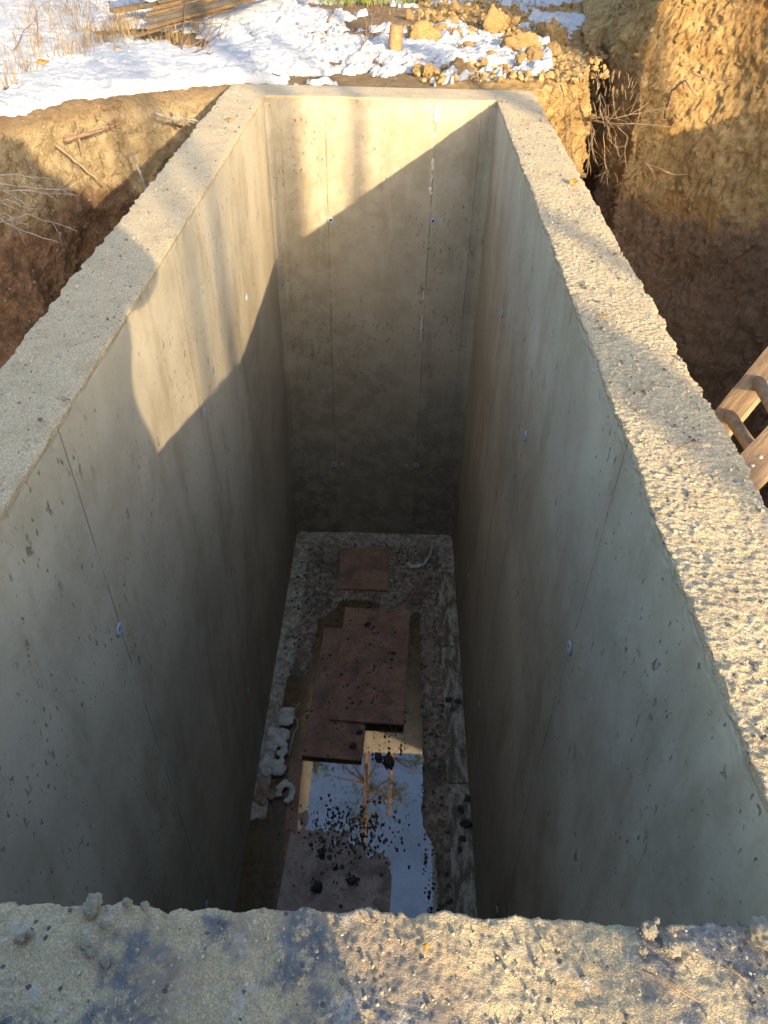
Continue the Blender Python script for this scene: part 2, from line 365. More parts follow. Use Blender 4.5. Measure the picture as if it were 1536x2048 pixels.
# ------------------------------------------------------------------ ground
PATH = [  # lip x, y, z, foot x, y
 (-7, -4, 0, -5.5, -4), (-5.4, 1, 0, -4.2, 1.4), (-3.7, 3.55, 0, -3.2, 3.1), (-2.6, 4.25, 0, -2.4, 3.75), (-2.12, 4.60, 0, -2.05, 4.15),
 (-1.8, 5.1, 0, -1.75, 4.62), (-1.24, 5.6, -.01, -1.2, 5.25), (-1.04, 5.755, -.02, -1.03, 5.74), (0, 5.76, -.02, 0, 5.75), (1.02, 5.80, -.02, 1.03, 5.745),
 (1.22, 6.0, 0, 1.25, 5.72), (1.50, 6.35, .02, 1.42, 5.8), (1.52, 6.45, .03, 1.50, 5.95), (1.66, 7.5, .05, 1.60, 6.8), (1.88, 7.7, .15, 1.74, 6.8), (1.95, 6.5, .45, 1.80, 5.8),
 (2.4, 6.6, 1.2, 2.0, 5.55), (3.1, 6.3, 1.8, 2.4, 5.3), (4.2, 6.0, 1.8, 2.6, 4.9), (4.4, 4.9, .7, 2.3, 4.1), (3.4, 3.5, .50, 1.8, 3.0),
 (3.0, 2.3, .40, 1.75, 2.3), (3.1, 0.5, .1, 1.75, 0.5), (3.3, -4, 0, 1.9, -4)]
PATH = np.array(PATH, float)
def resample(P, step, fine=None):
    seg = np.linalg.norm(np.diff(P[:, :2], axis=0), axis=1)+.5*np.linalg.norm(np.diff(P[:, 3:], axis=0), axis=1)
    s = np.concatenate([[0], np.cumsum(seg)]); n = int(s[-1]/step)
    # visible part finer
    u = np.linspace(0, 1, n)
    return np.stack([np.interp(u*s[-1], s, P[:, k]) for k in range(5)], -1), s
def dens():
    P = PATH; seg = np.linalg.norm(np.diff(P[:, :2], axis=0), axis=1)
    st = [.25, .05]+[.014]*4+[.02, .03, .03, .014]+[.012]*10+[.03, .1, .3]
    u = []
    for i in range(len(P)-1):
        n = max(2, int(seg[i]/st[min(i, len(st)-1)])); n = max(n, 8 if 9 < i < 17 else 2)
        for k in range(n):
            u.append(i+k/n)
    u.append(len(P)-1.); return np.array(u)
U = dens()
# smooth the polyline a little (Catmull-Rom-like through linear + blur)
LP = np.stack([np.interp(U, np.arange(len(PATH)), PATH[:, k]) for k in range(5)], -1)
def lipz_far(x, y):
    """height of the undisturbed plateau"""
    clod = sstep(-.2, .6, x)*sstep(5.75, 6.0, y)
    z = .05*fbm(x, y, 0, 1.6, 3)+.018*fbm(x, y, 3, .25, 3)
    z = z+clod*(.035*np.maximum(fbm(x, y, 5, .33, 5, .6), -.3)+.02*np.abs(fbm(x, y, 8, .09, 3)))
    return z
def ground():
    n = len(LP); c = np.array([0., -2.])
    out = LP[:, :2]-c; out /= np.linalg.norm(out, axis=1)[:, None]
    dist = np.concatenate([np.geomspace(90, 5.3, 26), np.linspace(5.2, .03, 270)]) ; dist = np.append(dist, 0)
    rows = []
    for d in dist:
        xy = LP[:, :2]+out*d
        w = math.exp(-d/6.)
        lz = LP[:, 2]*(1 if d < 6 else w*math.e)
        z = lz+lipz_far(xy[:, 0], xy[:, 1])*1.0-.05*math.exp(-d/.05)
        rows.append(np.stack([xy[:, 0], xy[:, 1], z], -1))
    nface = 300
    for k in range(1, nface+1):
        f = (k/nface)**1.25
        fz = f**1.05
        fx = f**.85
        xy = LP[:, :2]*(1-fx)[..., None] if False else LP[:, :2]*(1-fx)+LP[:, 3:]*fx
        z = LP[:, 2]*(1-fz)+(-H-.05)*fz
        z = z+lipz_far(LP[:, 0], LP[:, 1])*max(0, 1-f*6)-.05*max(0, 1-f*6)
        rows.append(np.stack([xy[:, 0], xy[:, 1], z], -1))
    # trench bottom towards the walls
    for f in (.3, .6, .85, 1.):
        xy = LP[:, 3:]*(1-f)+np.clip(LP[:, 3:], [-XO+.05, -9], [XO-.05, YF1-.05])*f
        rows.append(np.stack([xy[:, 0], xy[:, 1], np.full(n, -H-.05)], -1))
    P = np.stack(rows, 0)
    # displacement of the cut faces
    q = P.copy(); nf0 = len(dist); face = np.zeros(P.shape[:2]); face[nf0:nf0+nface] = 1
    face[nf0:nf0+24] = np.linspace(0, 1, 24)[:, None]
    x, y, z = P[..., 0], P[..., 1], P[..., 2]
    near_wall = 1-sstep(0, .35, np.abs(x)-1.0)*1.0
    near_wall = np.where(y > 5.3, near_wall, 0)
    amp = face*(1-near_wall)
    rgt = sstep(.5, 1.5, x)
    bigd = .11*fbm(x, y, z, .9, 3)
    med = (.040+.012*rgt)*fbm(x, y, z*.85, .24, 5, .62)
    rill = rgt*.035*np.abs(fbm(x, y, z*.9, .13, 5, .65))
    fine = (.016+.010*rgt)*fbm(x, y, z, .045, 3, .75)+.014*np.maximum(fbm(x, y, z, .08, 2), .1)
    nx, ny = -out[:, 0], -out[:, 1]
    dd = (bigd+med+rill+fine)*amp
    Nn = np.cross(np.gradient(P, axis=1), np.gradient(P, axis=0)); Nn /= np.linalg.norm(Nn, axis=2)[..., None]+1e-9
    Nn *= np.sign(Nn[..., :1]*nx[None, :, None]+Nn[..., 1:2]*ny[None, :, None]+.001)
    P += Nn*dd[..., None]
    # roughen the plateau edge
    e = np.zeros(P.shape[:2]); e[nf0-40:nf0] = np.linspace(0, 1, 40)[:, None]
    e *= (1-near_wall)
    jag = (.05*fbm(x, y, 0, .28, 4, .6))*e
    P[..., 0] += nx[None]*jag; P[..., 1] += ny[None]*jag
    pl = np.zeros(P.shape[:2]); pl[:nf0] = 1
    P[..., 2] += pl*(.012*fbm(x, y, 9, .06, 3, .6))
    gl = pl*sstep(1.55, 1.8, x)*sstep(9, 8, y)*sstep(5.2, 5.9, y)
    P[..., 2] += gl*(.07*fbm(x, y, P[..., 2], .20, 5, .65)); P[..., 0] += gl*.05*fbm(x, y+9, P[..., 2], .12, 4, .65)
    # nothing may poke over the concrete
    near = (np.abs(P[..., 0]) < XO+.03) & (P[..., 1] < YF1+.06)
    P[..., 2] = np.where(near & (P[..., 1] > YF1-.3), np.minimum(P[..., 2], -.03), P[..., 2])
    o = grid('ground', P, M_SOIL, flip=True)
    o['kind'] = 'structure'
    return P[nf0:nf0+nface]
FACE = ground()
# ground behind the near end wall, where the photographer stands
gx, gy = np.meshgrid(np.concatenate([np.linspace(-1.3, 1.75, 120)]), np.concatenate([np.geomspace(60, .1, 70)*-1, [0., .08, .16]]), indexing='ij')
gz = -.30+.03*fbm(gx, gy, 0, .4, 4)
o = grid('earth_platform', np.stack([gx, gy, gz], -1), M_SOIL); o['kind'] = 'structure'
for sx, nm in ((-1, 'ground_bank'), (1, 'ground_bank')):
    pass

# ------------------------------------------------------------------ snow
def polydist(x, y, P):
    d = np.full(x.shape, 1e9)
    for a, b in zip(P[:-1], P[1:]):
        ab = b-a; L = (ab**2).sum()
        t = np.clip(((x-a[0])*ab[0]+(y-a[1])*ab[1])/L, 0, 1)
        d = np.minimum(d, np.hypot(x-a[0]-t*ab[0], y-a[1]-t*ab[1]))
    return d
def inside(x, y, P):
    r = np.zeros(x.shape, bool)
    for a, b in zip(P, np.roll(P, -1, axis=0)):
        c = ((a[1] > y) != (b[1] > y)) & (x < (b[0]-a[0])*(y-a[1])/(b[1]-a[1]+1e-12)+a[0]); r ^= c
    return r
def snow():
    xs = np.concatenate([np.linspace(-9, -3.2, 120)[:-1], np.linspace(-3.2, 2.4, 470)])
    ys = np.concatenate([np.linspace(3.9, 9.5, 450)[:-1], np.geomspace(9.5, 24, 90)])
    x, y = np.meshgrid(xs, ys, indexing='ij')
    lip = np.concatenate([LP[:, :2], [[3.3, -9], [-7, -9]]])
    ins = inside(x, y, lip); d = polydist(x, y, LP[::6, :2]); d = np.where(ins, -d, d)
    n1 = fbm(x, y, 1, .9, 5, .6); n2 = fbm(x, y, 2, .16, 4, .6)
    # full cover on the left, patchy towards the clay on the right
    t = .62-.56*sstep(-1.7, .3, x+.3*n1)
    t = t+.55*sstep(-.5, -1.0, x)*0
    m = t+.65*n1+.5*n2
    # bare patches seen round the battens, tufts and far-right clods
    for px, py, rx, ry, a in ((300, 75, .55, .25, 1.3), (440, 45, .9, .13, 1.0), (130, 120, .12, .10, .9), (45, 160, .14, .08, .9), (0, 190, .12, .16, 1.), (700, 12, .45, .35, 1.5), (360, 95, .22, .18, 1.2), (620, 125, .45, .10, .35), (330, 18, .5, .4, .6), (980, 30, .9, .9, .6), (720, 60, .5, .3, .25), (1080, 110, .5, .3, -.45), (850, 110, .35, .3, -.45), (950, 110, .4, .3, -.3), (1150, 50, .4, .35, -.8), (1175, 100, .25, .3, -.9), (1120, 140, .2, .2, -.6), (620, 150, .6, .12, .5), (560, 60, .5, .25, .35), (800, 40, .5, .4, .5), (900, 30, .5, .4, .5)):
        p = at(px, py)
        m = m-a*np.exp(-((x-p.x)/rx)**2-((y-p.y)/ry)**2)
    off = np.where(x < -.95, .075, .26)+.05*n1+.05*n2*(x < -.95)
    off = np.where((x > -.95) & (x < .5), .10+.04*n2, off)
    m = m*1.0-2.5*(1-sstep(off-.10, off+.05, d))
    thick = .042*sstep(.0, .6, m)+.018*n2*sstep(0, .3, m)+.007*fbm(x, y, 12, .08, 3)*sstep(0, .2, m)+.012*sstep(0, .1, m)-.08*sstep(0.02, -.10, m)
    z = lipz_far(x, y)+thick+.003*fbm(x, y, 7, .06, 3, .6)
    lz = 0
    z = z+lz-.025*np.exp(-np.maximum(d, 0)/.03)
    keep = (m > -.08) & (d > .0) & (x < 1.5+.24*(y-6.7)+.15*n2)
    o = grid('snow', np.stack([x, y, z], -1), M_SNOW, mask=keep, flip=False)
    tag(o, kind='stuff', label='melting snow over the ground beyond the concrete pit', cat='snow')
    return o
snow()
def gz_at(x, y): return float(lipz_far(np.array([x]), np.array([y]))[0])

# ------------------------------------------------------------------ concrete pit
pit = empty('concrete_pit', (0, 3, -H), 'deep open-topped cast concrete pit with thick grey walls and rough top edges', 'concrete pit')
def W(o):                       # parent while keeping world coordinates
    o.parent = pit; o.matrix_parent_inverse = Matrix.Translation(-Vector(pit.location)); return o
def prof_side(n1):
    return -np.concatenate([np.geomspace(H+.06, .02, n1), np.linspace(.0185, 0, 6)])
def long_wall(sg):
    ys = [YN0]; 
    while ys[-1] < YF1: ys.append(ys[-1]+.0032+.0007*ys[-1])
    ys = np.array(ys); ys = ys*(YF1-YN0)/(ys[-1]-YN0)+YN0-YN0*(YF1-YN0)/(ys[-1]-YN0)
    zs = prof_side(70); top = np.linspace(0, XO-XI, 66)[1:-1]
    px = np.concatenate([np.full(len(zs), XI), XI+top, np.full(len(zs), XO)])
    pz = np.concatenate([zs, np.zeros(len(top)), zs[::-1]])
    y, x = np.meshgrid(ys, px, indexing='ij'); z = np.broadcast_to(pz, x.shape).copy()
    x = x.copy(); X0 = x*sg
    rough = 1.0 if sg > 0 else .6
    tw = np.exp(z/.012)
    ei = np.exp(-(x-XI)/.02)*np.exp(z/.03); eo = np.exp(-(XO-x)/.025)*np.exp(z/.04)
    endf = sstep(YF0+.0, YF0-.08, y)
    jag = .011*fbm(y, X0*0+sg, z*2, .05, 5, .6)+.006*fbm(y, X0, z*2, .35, 2)
    chip = np.maximum(fbm(y+3*sg, 0*y, z, .11, 4, .6)-.25, 0)
    x += ei*endf*rough*(jag+.028*chip)
    x += eo*1.25*(.013*fbm(y, X0*0+sg+5, z, .07, 5, .6)+.012*fbm(y, 0*y+9*sg, z*0, .45, 3))
    hgt = .0032*fbm(X0, y*1., 0, .020, 3, .75)+.006*fbm(X0, y, 0, .3, 2)+.0035*np.maximum(fbm(X0*1, y*1.6, 4, .011, 2), -.2)
    z += tw*rough*hgt-ei*endf*(.02*chip+.004)-eo*.006
    # rough faces
    side = 1-tw
    x += side*np.where(x < (XI+XO)/2, 1, -1)*(.0015*fbm(X0, y, z, .5, 3))*(1-np.exp(-(YF0-np.minimum(y, YF0))/.05))
    P = np.stack([x*sg, y, z], -1)
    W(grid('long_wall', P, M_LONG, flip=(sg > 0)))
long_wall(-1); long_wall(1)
def end_wall(y0, y1, sg, step, rough):
    """sg=+1 inner face looks towards +y (near wall)"""
    xs = np.arange(-XI, XI+step/2, step); xs[-1] = XI
    zs = prof_side(60); D = y1-y0; top = np.linspace(0, D, int(D/step*.8))[1:-1]
    py = np.concatenate([np.full(len(zs), 0), top, np.full(len(zs), D)]); pz = np.concatenate([zs, np.zeros(len(top)), zs[::-1]])
    x, d = np.meshgrid(xs, py, indexing='ij'); z = np.broadcast_to(pz, x.shape).copy(); d = d.copy()
    tw = np.exp(z/.012); e = np.exp(-d/.03)*np.exp(z/.035); endf = sstep(XI, XI-.06, np.abs(x))
    jag = .011*fbm(x, 0*x+sg, z*2, .05, 5, .62)+.007*fbm(x, 0*x, z, .3, 2)
    chip = np.maximum(fbm(x, 0*x+5, z, .1, 4, .6)-.2, 0)
    d = d+e*endf*rough*(jag+.02*chip)
    Y = (y1-d) if sg > 0 else (y0+d)
    hgt = .0042*fbm(x, Y, 0, .045, 4, .6)+.005*fbm(x, Y, 0, .3, 2)+.0014*fbm(x, Y, 2, .006, 2)
    if sg < 0: hgt = hgt*.5
    z = z+tw*rough*hgt-e*endf*(.015*chip+.003)*rough
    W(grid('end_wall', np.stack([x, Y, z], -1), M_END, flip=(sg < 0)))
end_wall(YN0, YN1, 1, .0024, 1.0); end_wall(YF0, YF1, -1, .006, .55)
# raised vertical fillets cast in the far corners and the formwork seam fins
def fin(name, x0, x1, y0, y1, z0, z1, seed):
    n = 120; zz = np.linspace(z0, z1, n); r = []
    for (x, y) in ((x0, y0), ((x0+x1)/2, y1), (x1, y0)):
        w = .0015*fbm(zz, 0*zz+seed, 0*zz+x, .1, 3); r.append(np.stack([x+w, y+w*.5*(1 if y == y1 else 0), zz], -1))
    W(grid(name, np.stack(r, 0), M_END))
fin('seam_ridge', -.664, -.652, YF0+.002, YF0-.006, -H, -.03, 3)
fin('seam_ridge', .645, .66, YF0+.002, YF0-.008, -H, -.03, 5)
for sx in (-1, 1):              # chamfers in the far corners
    n = 60; zz = np.linspace(-H, -.035, n); w = .003*fbm(zz, 0*zz, 0*zz+sx, .2, 3)
    a = np.stack([np.full(n, sx*(XI+.004)), np.full(n, YF0-.045)+w, zz], -1); b = np.stack([np.full(n, sx*(XI-.045))+w, np.full(n, YF0+.004), zz], -1)
    W(grid('corner_fillet', np.stack([a, b], 0), M_END, flip=sx < 0))
# anchor rings
def ring_mesh(R=.024):
    bm = bmesh.new(); n = 28; prof = [(R, 0), (R, .003), (R*.86, .0055), (R*.55, .0035), (R*.42, .005), (R*.34, .001), (R*.34, -.002)]
    vs = [[bm.verts.new((r*math.cos(2*math.pi*k/n), r*math.sin(2*math.pi*k/n), h)) for k in range(n)] for r, h in prof]
    for a, b in zip(vs[:-1], vs[1:]):
        for k in range(n): bm.faces.new((a[k], a[(k+1) % n], b[(k+1) % n], b[k]))
    me = bpy.data.meshes.new('anchor_ring'); bm.to_mesh(me); bm.free(); me.materials.append(M_RING)
    me.polygons.foreach_set('use_smooth', [True]*len(me.polygons)); return me
def hole_mesh(R=.0095):
    bm = bmesh.new(); bmesh.ops.create_cone(bm, cap_ends=True, segments=20, radius1=R, radius2=R*.8, depth=.002)
    me = bpy.data.meshes.new('anchor_hole'); bm.to_mesh(me); bm.free(); me.materials.append(M_HOLE); return me
RM, HM = ring_mesh(), hole_mesh()
def anchor(p, nrm):
    q = Vector(nrm).to_track_quat('Z', 'Y').to_euler()
    o = place('anchor_ring', RM, Vector(p)+Vector(nrm)*.0015, q); W(o)
    h = place('anchor_hole', HM, (0, 0, .0012)); h.parent = o
for y, z in ((1.622, -.80), (2.974, -.831), (4.2, -.82), (1.62, -2.95), (2.95, -2.95), (4.2, -2.95)): anchor((-XI, y, z), (1, 0, 0))
for y, z in ((1.641, -.846), (2.883, -.849), (4.059, -.811), (1.64, -2.95), (2.9, -2.95), (4.06, -2.95)): anchor((XI, y, z), (-1, 0, 0))
for x, z in ((-.346, -.789), (.384, -.777), (-.375, -2.958), (.362, -2.943)): anchor((x, YF0, z), (0, -1, 0))
for x, z in ((-.30, -2.96), (.28, -2.95)):
    me = rock_mesh('plug', M_CRUMB, x*9, 3, .15, .6, .016); W(place('mortar_plug', me, (x, YF0, z), (D2R(90), 0, 0)))
# foam squeezed out of the far joint
for i, (z0, z1, w) in enumerate(((-.03, -.14, .013), (-.20, -.24, .006), (-.36, -.44, .009), (-.54, -.60, .010), (-1.30, -1.38, .006), (-1.50, -1.72, .006), (-.46, -.52, .004))):
    n = max(4, int((z0-z1)/.012)); rs = [w*(.55+.9*abs(math.sin(k*1.7+i)))*(.5 if k in (0, n) else 1) for k in range(n+1)]
    x0 = .362-.012*abs(z0)
    W(MB().tube([(x0+.004*math.sin(k*1.3+i), YF0-.002, z0+(z1-z0)*k/n) for k in range(n+1)], rs, 8).build('foam_bead', M_FOAM))
# ------------------------------------------------------------------ pit floor
def floor():
    xs = np.linspace(-XI-.03, XI+.03, 230); ys = np.concatenate([np.linspace(.4, 1.6, 60)[:-1], np.linspace(1.6, 5.47, 520)])
    x, y = np.meshgrid(xs, ys, indexing='ij')
    h = .012*fbm(x, y, 0, .25, 3)
    med = .012*fbm(x, y, 3, .06, 4, .65)
    # basin left and middle, mud banked on the right and beyond the boards
    shore_r = .42+.05*fbm(y, 0*y, 0*y, .3, 3)+.10*sstep(2.9, 1.9, y)
    basin = sstep(.03, -.03, x-shore_r)*sstep(4.52, 4.3, y+.1*np.sin(x*9))
    left = sstep(-.62, -.67, x+.02*fbm(y, 0*y, 0*y, .2, 3))*sstep(2.45, 2.6, y)
    lft2 = sstep(-.40, -.50, x)*sstep(3.55, 3.9, y)
    up_ = np.maximum(1-basin, np.maximum(left, lft2))
    pz = np.exp(-((x+.1)/.22)**2-((y-4.52)/.07)**2)
    up_ = up_*(1-.9*pz)
    z = -H-.035+.060*up_+h*(.35+.65*up_)+med*(.25+.9*up_)
    slab = sstep(.60, .63, np.abs(x))*sstep(0, 1, x*9)
    z = z*(1-slab)+(-H+.033+.006*fbm(x, y, 0, .1, 4)+.0*x)*slab
    z = z-.012*slab*sstep(.006, .0, np.abs((y-4.02-.02*np.sin(x*40))))-.012*slab*sstep(.006, 0, np.abs(y-4.86))-.012*slab*sstep(.006, 0, np.abs(y-2.78))
    W(grid('floor_slab', np.stack([x, y, z], -1), M_MUD))
floor()
o = pymesh('water', [(-XI+.0, .5, -H-.003), (XI-.0, .5, -H-.003), (XI-.0, 4.75, -H-.003), (-XI+.0, 4.75, -H-.003)], [(0, 1, 2, 3)], M_WATER, smooth=False)
tag(o, kind='structure')

def board(px4, L, Wd, T, loc, rz, mat, label, rx=0, ry=0, seed=0, name='formwork_board', cat='board'):
    me = board_mesh(name, L, Wd, T, mat, seed=seed)
    o = place(name, me, loc, (rx, ry, rz)); tag(o, label, cat); return o
Z0 = -H
board(0, 1.22, .435, .02, (-.20, 3.60, Z0+.018), D2R(-3), M_BOARD, 'narrow rusty-brown board sticking out under the larger board on the pit floor', seed=2)
board(0, 1.13, .56, .022, (.035, 3.85, Z0+.045), D2R(-2.5), M_BOARD, 'large rusty-brown board lying on top of a narrower board in mid pit floor', seed=5, rx=D2R(.4))
board(0, .52, .45, .02, (-.085, 4.92, Z0+.04), D2R(-1), M_BOARD, 'small mud-covered board nearest the far end wall of the pit', seed=9, rx=D2R(1.5))
board(0, 1.60, .70, .02, (-.13, 2.2, Z0-.009), D2R(-3.2), M_BOARD2, 'wide pinkish-brown board half under water at the near end of the pit floor', seed=12, rx=D2R(-1.05), ry=D2R(.4))
board(0, .75, .085, .014, (-.475, 2.62, Z0-.008), D2R(3), M_BOARD, 'thin board strip under murky water beside the left wall', seed=15)

for k, (y0, ln, lab) in enumerate(((2.15, 1.18, 'pale whitish-streaked slab strip by the right wall, nearest one'), (3.42, 1.20, 'grey slab strip by the right wall, middle one beside the large board'), (4.48, .86, 'damp grey slab strip by the right wall, farthest one'))):
    board(0, ln, .145, .03, (.672, y0, Z0+.030+.003*k), D2R(.3*(k-1)), M_SLAB, lab, seed=30+k, name='concrete_strip', cat='concrete strip')
# lumps of hardened foam by the left wall
def blob(name, parts, mat, label, loc, seed):
    bm = bmesh.new()
    for (dx, dy, dz, r) in parts:
        bmesh.ops.create_icosphere(bm, subdivisions=4, radius=r, matrix=Matrix.Translation((dx, dy, dz)))
    me = bpy.data.meshes.new(name); bm.to_mesh(me); bm.free(); me.materials.append(mat)
    o = place(name, me, loc, (0, 0, 0), (1, 1, .62))
    r = o.modifiers.new('r', 'REMESH'); r.mode = 'VOXEL'; r.voxel_size = .0045; r.use_smooth_shade = True
    tx = bpy.data.textures.new('foam_lumps', 'CLOUDS'); tx.noise_scale = .045; tx.noise_depth = 4
    d = o.modifiers.new('d', 'DISPLACE'); d.texture = tx; d.strength = .034; d.mid_level = .5; d.texture_coords = 'LOCAL'
    return tag(o, label, 'foam')
def scat(n, w, l, r, s):
    rr = random.Random(s); return [((rr.random()-.5)*w, (rr.random()-.5)*l, rr.random()*.008, r*(.6+.7*rr.random())) for _ in range(n)]
b1 = at(571, 1437, Z0); blob('foam_lump', scat(12, .10, .11, .032, 3), M_FOAM, 'small round whitish foam lump, farthest of those by the left wall', (b1.x, b1.y, Z0+.025), 1)
b2 = at(552, 1508, Z0); blob('foam_lump', scat(30, .12, .36, .038, 5), M_FOAM, 'long bumpy whitish foam lump, largest of those by the left wall', (b2.x, b2.y, Z0+.022), 2)
b3 = at(573, 1588, Z0); blob('foam_lump', [(.03*math.cos(a*.55)*1.6, .05*math.sin(a*.55)*1.3, 0, .024) for a in range(-2, 7)], M_FOAM, 'hooked whitish foam lump, nearest of those by the left wall', (b3.x-.01, b3.y, Z0+.02), 3)
b4 = at(530, 1592, Z0); blob('foam_lump', scat(12, .09, .13, .028, 8), M_FOAMB, 'brown crumbling foam lump tucked against the left wall', (b4.x, b4.y, Z0+.02), 4)
b5 = at(828, 1137, Z0); blob('foam_scrap', [(-.05, .01, 0, .022), (-.025, -.015, 0, .022), (.02, -.02, 0, .026), (.045, 0, 0, .022), (.03, .015, 0, .018)], M_FOAM, 'flat white foam scrap on the mud near the far end wall', (b5.x, b5.y, Z0+.045), 5)
cpts = [at(px, py, Z0+.045) for px, py in ((866, 1088), (863, 1100), (860, 1112), (852, 1122), (846, 1131))]
o = MB().tube(cpts, [.009, .013, .010, .014, .008], 8).build('foam_strip', M_FOAM, loc=tuple(cpts[0])); tag(o, 'broken white foam strip leading up from the foam scrap towards the far wall', 'foam')
for k, (a, b_, lab) in enumerate((((808, 1070), (800, 1084), 'short white splinter lying against the foot of the far end wall'), ((822, 1092), (820, 1106), 'white splinter upright in the mud left of the broken foam strip'))):
    p, q = at(*a, Z0+.045), at(*b_, Z0+.045)
    o = MB().tube([p, (p+q)/2+Vector((0, 0, .006)), q], .004, 6).build('splinter', M_CABLE, loc=tuple(p)); tag(o, lab, 'splinter')
# cord curling over the foam
cp_ = [at(px, py, Z0+.05) for px, py in ((600, 1405), (592, 1415), (585, 1426), (594, 1440), (596, 1452), (588, 1466), (582, 1490), (578, 1510))]
o = MB().tube(cp_, .0028, 6).build('cord', M_CABLE, loc=tuple(cp_[0])); tag(o, 'thin pale cord curling along the foam lumps by the left wall', 'cord')

# stones and gravel on the floor
STM = [rock_mesh('stone', M_STONE, s, 4, .5, .6, .85, .7) for s in range(5)]
def stone(px, py, r, zoff, label, k, group=None):
    p = at(px, py, Z0+zoff); o = place('stone', STM[k % 5], p+Vector((0, 0, r*.35)), (random.random(), random.random(), random.random()*6), (r, r*1.25, r)); tag(o, label, 'stone', group)
stone(706, 1492, .026, .028, 'dark egg-sized stone on the near end of the narrow rusty board', 0)
stone(719, 1466, .024, .028, 'dark flat stone at the near edge of the large board', 1)
stone(778, 1523, .042, .0, 'black stone standing in the puddle right of the narrow board', 2)
stone(757, 1516, .03, .0, 'black stone in the puddle between the narrow board and a larger stone', 3)
stone(643, 1708, .03, .012, 'long dark stone at the left of the gravel on the near wide board', 4)
stone(671, 1737, .014, .012, 'small black stone in the middle of the near wide board', 0)
stone(634, 1776, .034, .012, 'grey stone low on the left of the near wide board', 1)
stone(705, 1762, .034, .012, 'rounded olive stone low in the middle of the near wide board', 2)
stone(786, 1307, .016, .06, 'dark stone on the right half of the large board', 3)
stone(735, 1250, .03, .06, 'dark clod at the far end of the large board', 4)
for i, (px, py, r) in enumerate(((897, 1400, .032), (915, 1405, .025), (905, 1420, .02), (885, 1412, .018), (922, 1620, .03), (930, 1650, .035), (935, 1600, .025), (925, 1680, .022), (920, 1700, .018))):
    stone(px, py, r, .04, 'dark stone in the rubble row along the foot of the right wall', i, 'dark stones along the foot of the right wall')
def gravel(name, label, spots, mats, cat='gravel', sub=1):
    """loose chips: one object per kind of litter"""
    V, F = [], []
    rr = random.Random(len(name)+len(spots))
    bm = bmesh.new(); bmesh.ops.create_icosphere(bm, subdivisions=sub, radius=1); bv = [v.co.copy() for v in bm.verts]; bf = [[v.index for v in f.verts] for f in bm.faces]; bm.free()
    for (x, y, z, r) in spots:
        R = Matrix.Rotation(rr.random()*6, 3, 'Z') @ Matrix.Rotation(rr.random()*6, 3, 'X'); b = len(V)
        s = Vector((1, .6+rr.random()*.7, .5+.4*rr.random()))
        for v in bv:
            q = v*(.75+.5*rr.random()); V.append(R @ Vector((q.x*s.x, q.y*s.y, q.z*s.z))*r+Vector((x, y, z)))
        F += [[b+i for i in f] for f in bf]
    o = pymesh(name, V, F, mats, smooth=False); return tag(o, label, cat, kind='stuff')
rr = random.Random(11)
sp = []
for _ in range(2600):
    x, y = rr.uniform(-.7, .72), rr.uniform(1.7, 5.3)
    dens_ = (.9 if x > .42 else 0)+(.7 if (x < -.45 and y > 3.6) else 0)+(.8 if (y > 4.5) else 0)+(.5 if -.45 < x < .3 and 3.0 < y < 4.4 else 0)+(.75*math.exp(-((y-2.3)/.2)**2-((x+.1)/.25)**2))
    if rr.random() < dens_:
        on = .056 if (-.25 < x < .3 and 3.3 < y < 4.4) else (.012 if y < 2.6 and x < .4 else .028)
        sp.append((x, y, Z0+on+rr.random()*.004, rr.choice([.004, .005, .007, .009, .014])))
gravel('floor_gravel', 'dark crumbs of concrete and gravel strewn over the pit floor', sp, M_CRUMBD)
sp = []
for _ in range(420):
    p = at(rr.gauss(700, 45), rr.gauss(1665, 30), Z0); sp.append((p.x, p.y, Z0+.001+rr.random()*.004, rr.choice([.003, .005, .008, .011])))
gravel('mud_crumbs', 'mud crumbs poking out of the puddle on the near wide board', sp, M_CRUMBD)

# loose grit on the rough wall tops
sp = []
for _ in range(550):
    x = rr.uniform(-.6, .7); y = rr.uniform(.27, YN1-.01); sp.append((x, y, .001+rr.random()*.002, rr.choice([.001, .0014, .002, .003])))
for _ in range(600):
    s = rr.choice((-1, 1, 1, 1)); sp.append((s*rr.uniform(XI+.02, XO-.01), rr.uniform(.6, 5.6), .001, rr.choice([.002, .003, .004, .006])))
gravel('grit', 'loose grit and chips on the rough tops of the pit walls', sp, M_CRUMB)
sp = [(rr.choice((1, 1, -1))*rr.uniform(XI+.02, XO-.01), rr.uniform(.6, 5.6), .003, rr.choice([.003, .005, .007])) for _ in range(150)]+[(rr.uniform(-.5, .7), rr.uniform(.28, YN1-.01), .003, rr.choice([.002, .004])) for _ in range(60)]
gravel('dark_grit', 'dark aggregate chips showing in the rough tops of the pit walls', sp, M_CRUMBD)
CM = [rock_mesh('crumb', M_CRUMB, s+20, 4, .5, .75, 1., .4) for s in range(4)]
def crumb(px, py, r, label, k, z=.004, mat=None, sc=(1, 1, 1)):
    p = at(px, py, z); o = place('concrete_crumb', CM[k % 4], p, (k, k*2., k*1.3), (r*.62*sc[0], r*.62*sc[1], r*.62*sc[2])); tag(o, label, 'concrete lump')
crumb(190, 1800, .017, 'jagged concrete crumb standing on the near wall edge at far left', 0)
crumb(182, 1818, .02, 'pale mortar lump on the near wall edge just below the jagged crumb', 1)
crumb(255, 1806, .012, 'flat mortar lump on the near wall edge right of the jagged crumb', 2)
crumb(290, 1812, .010, 'small mortar lump on the near wall edge beside the dark chip', 3)
crumb(1300, 1858, .018, 'grey concrete crumb standing on the near wall edge at right', 0)
crumb(1313, 1842, .008, 'small pale chip balanced on the grey crumb at the right of the near wall', 1)
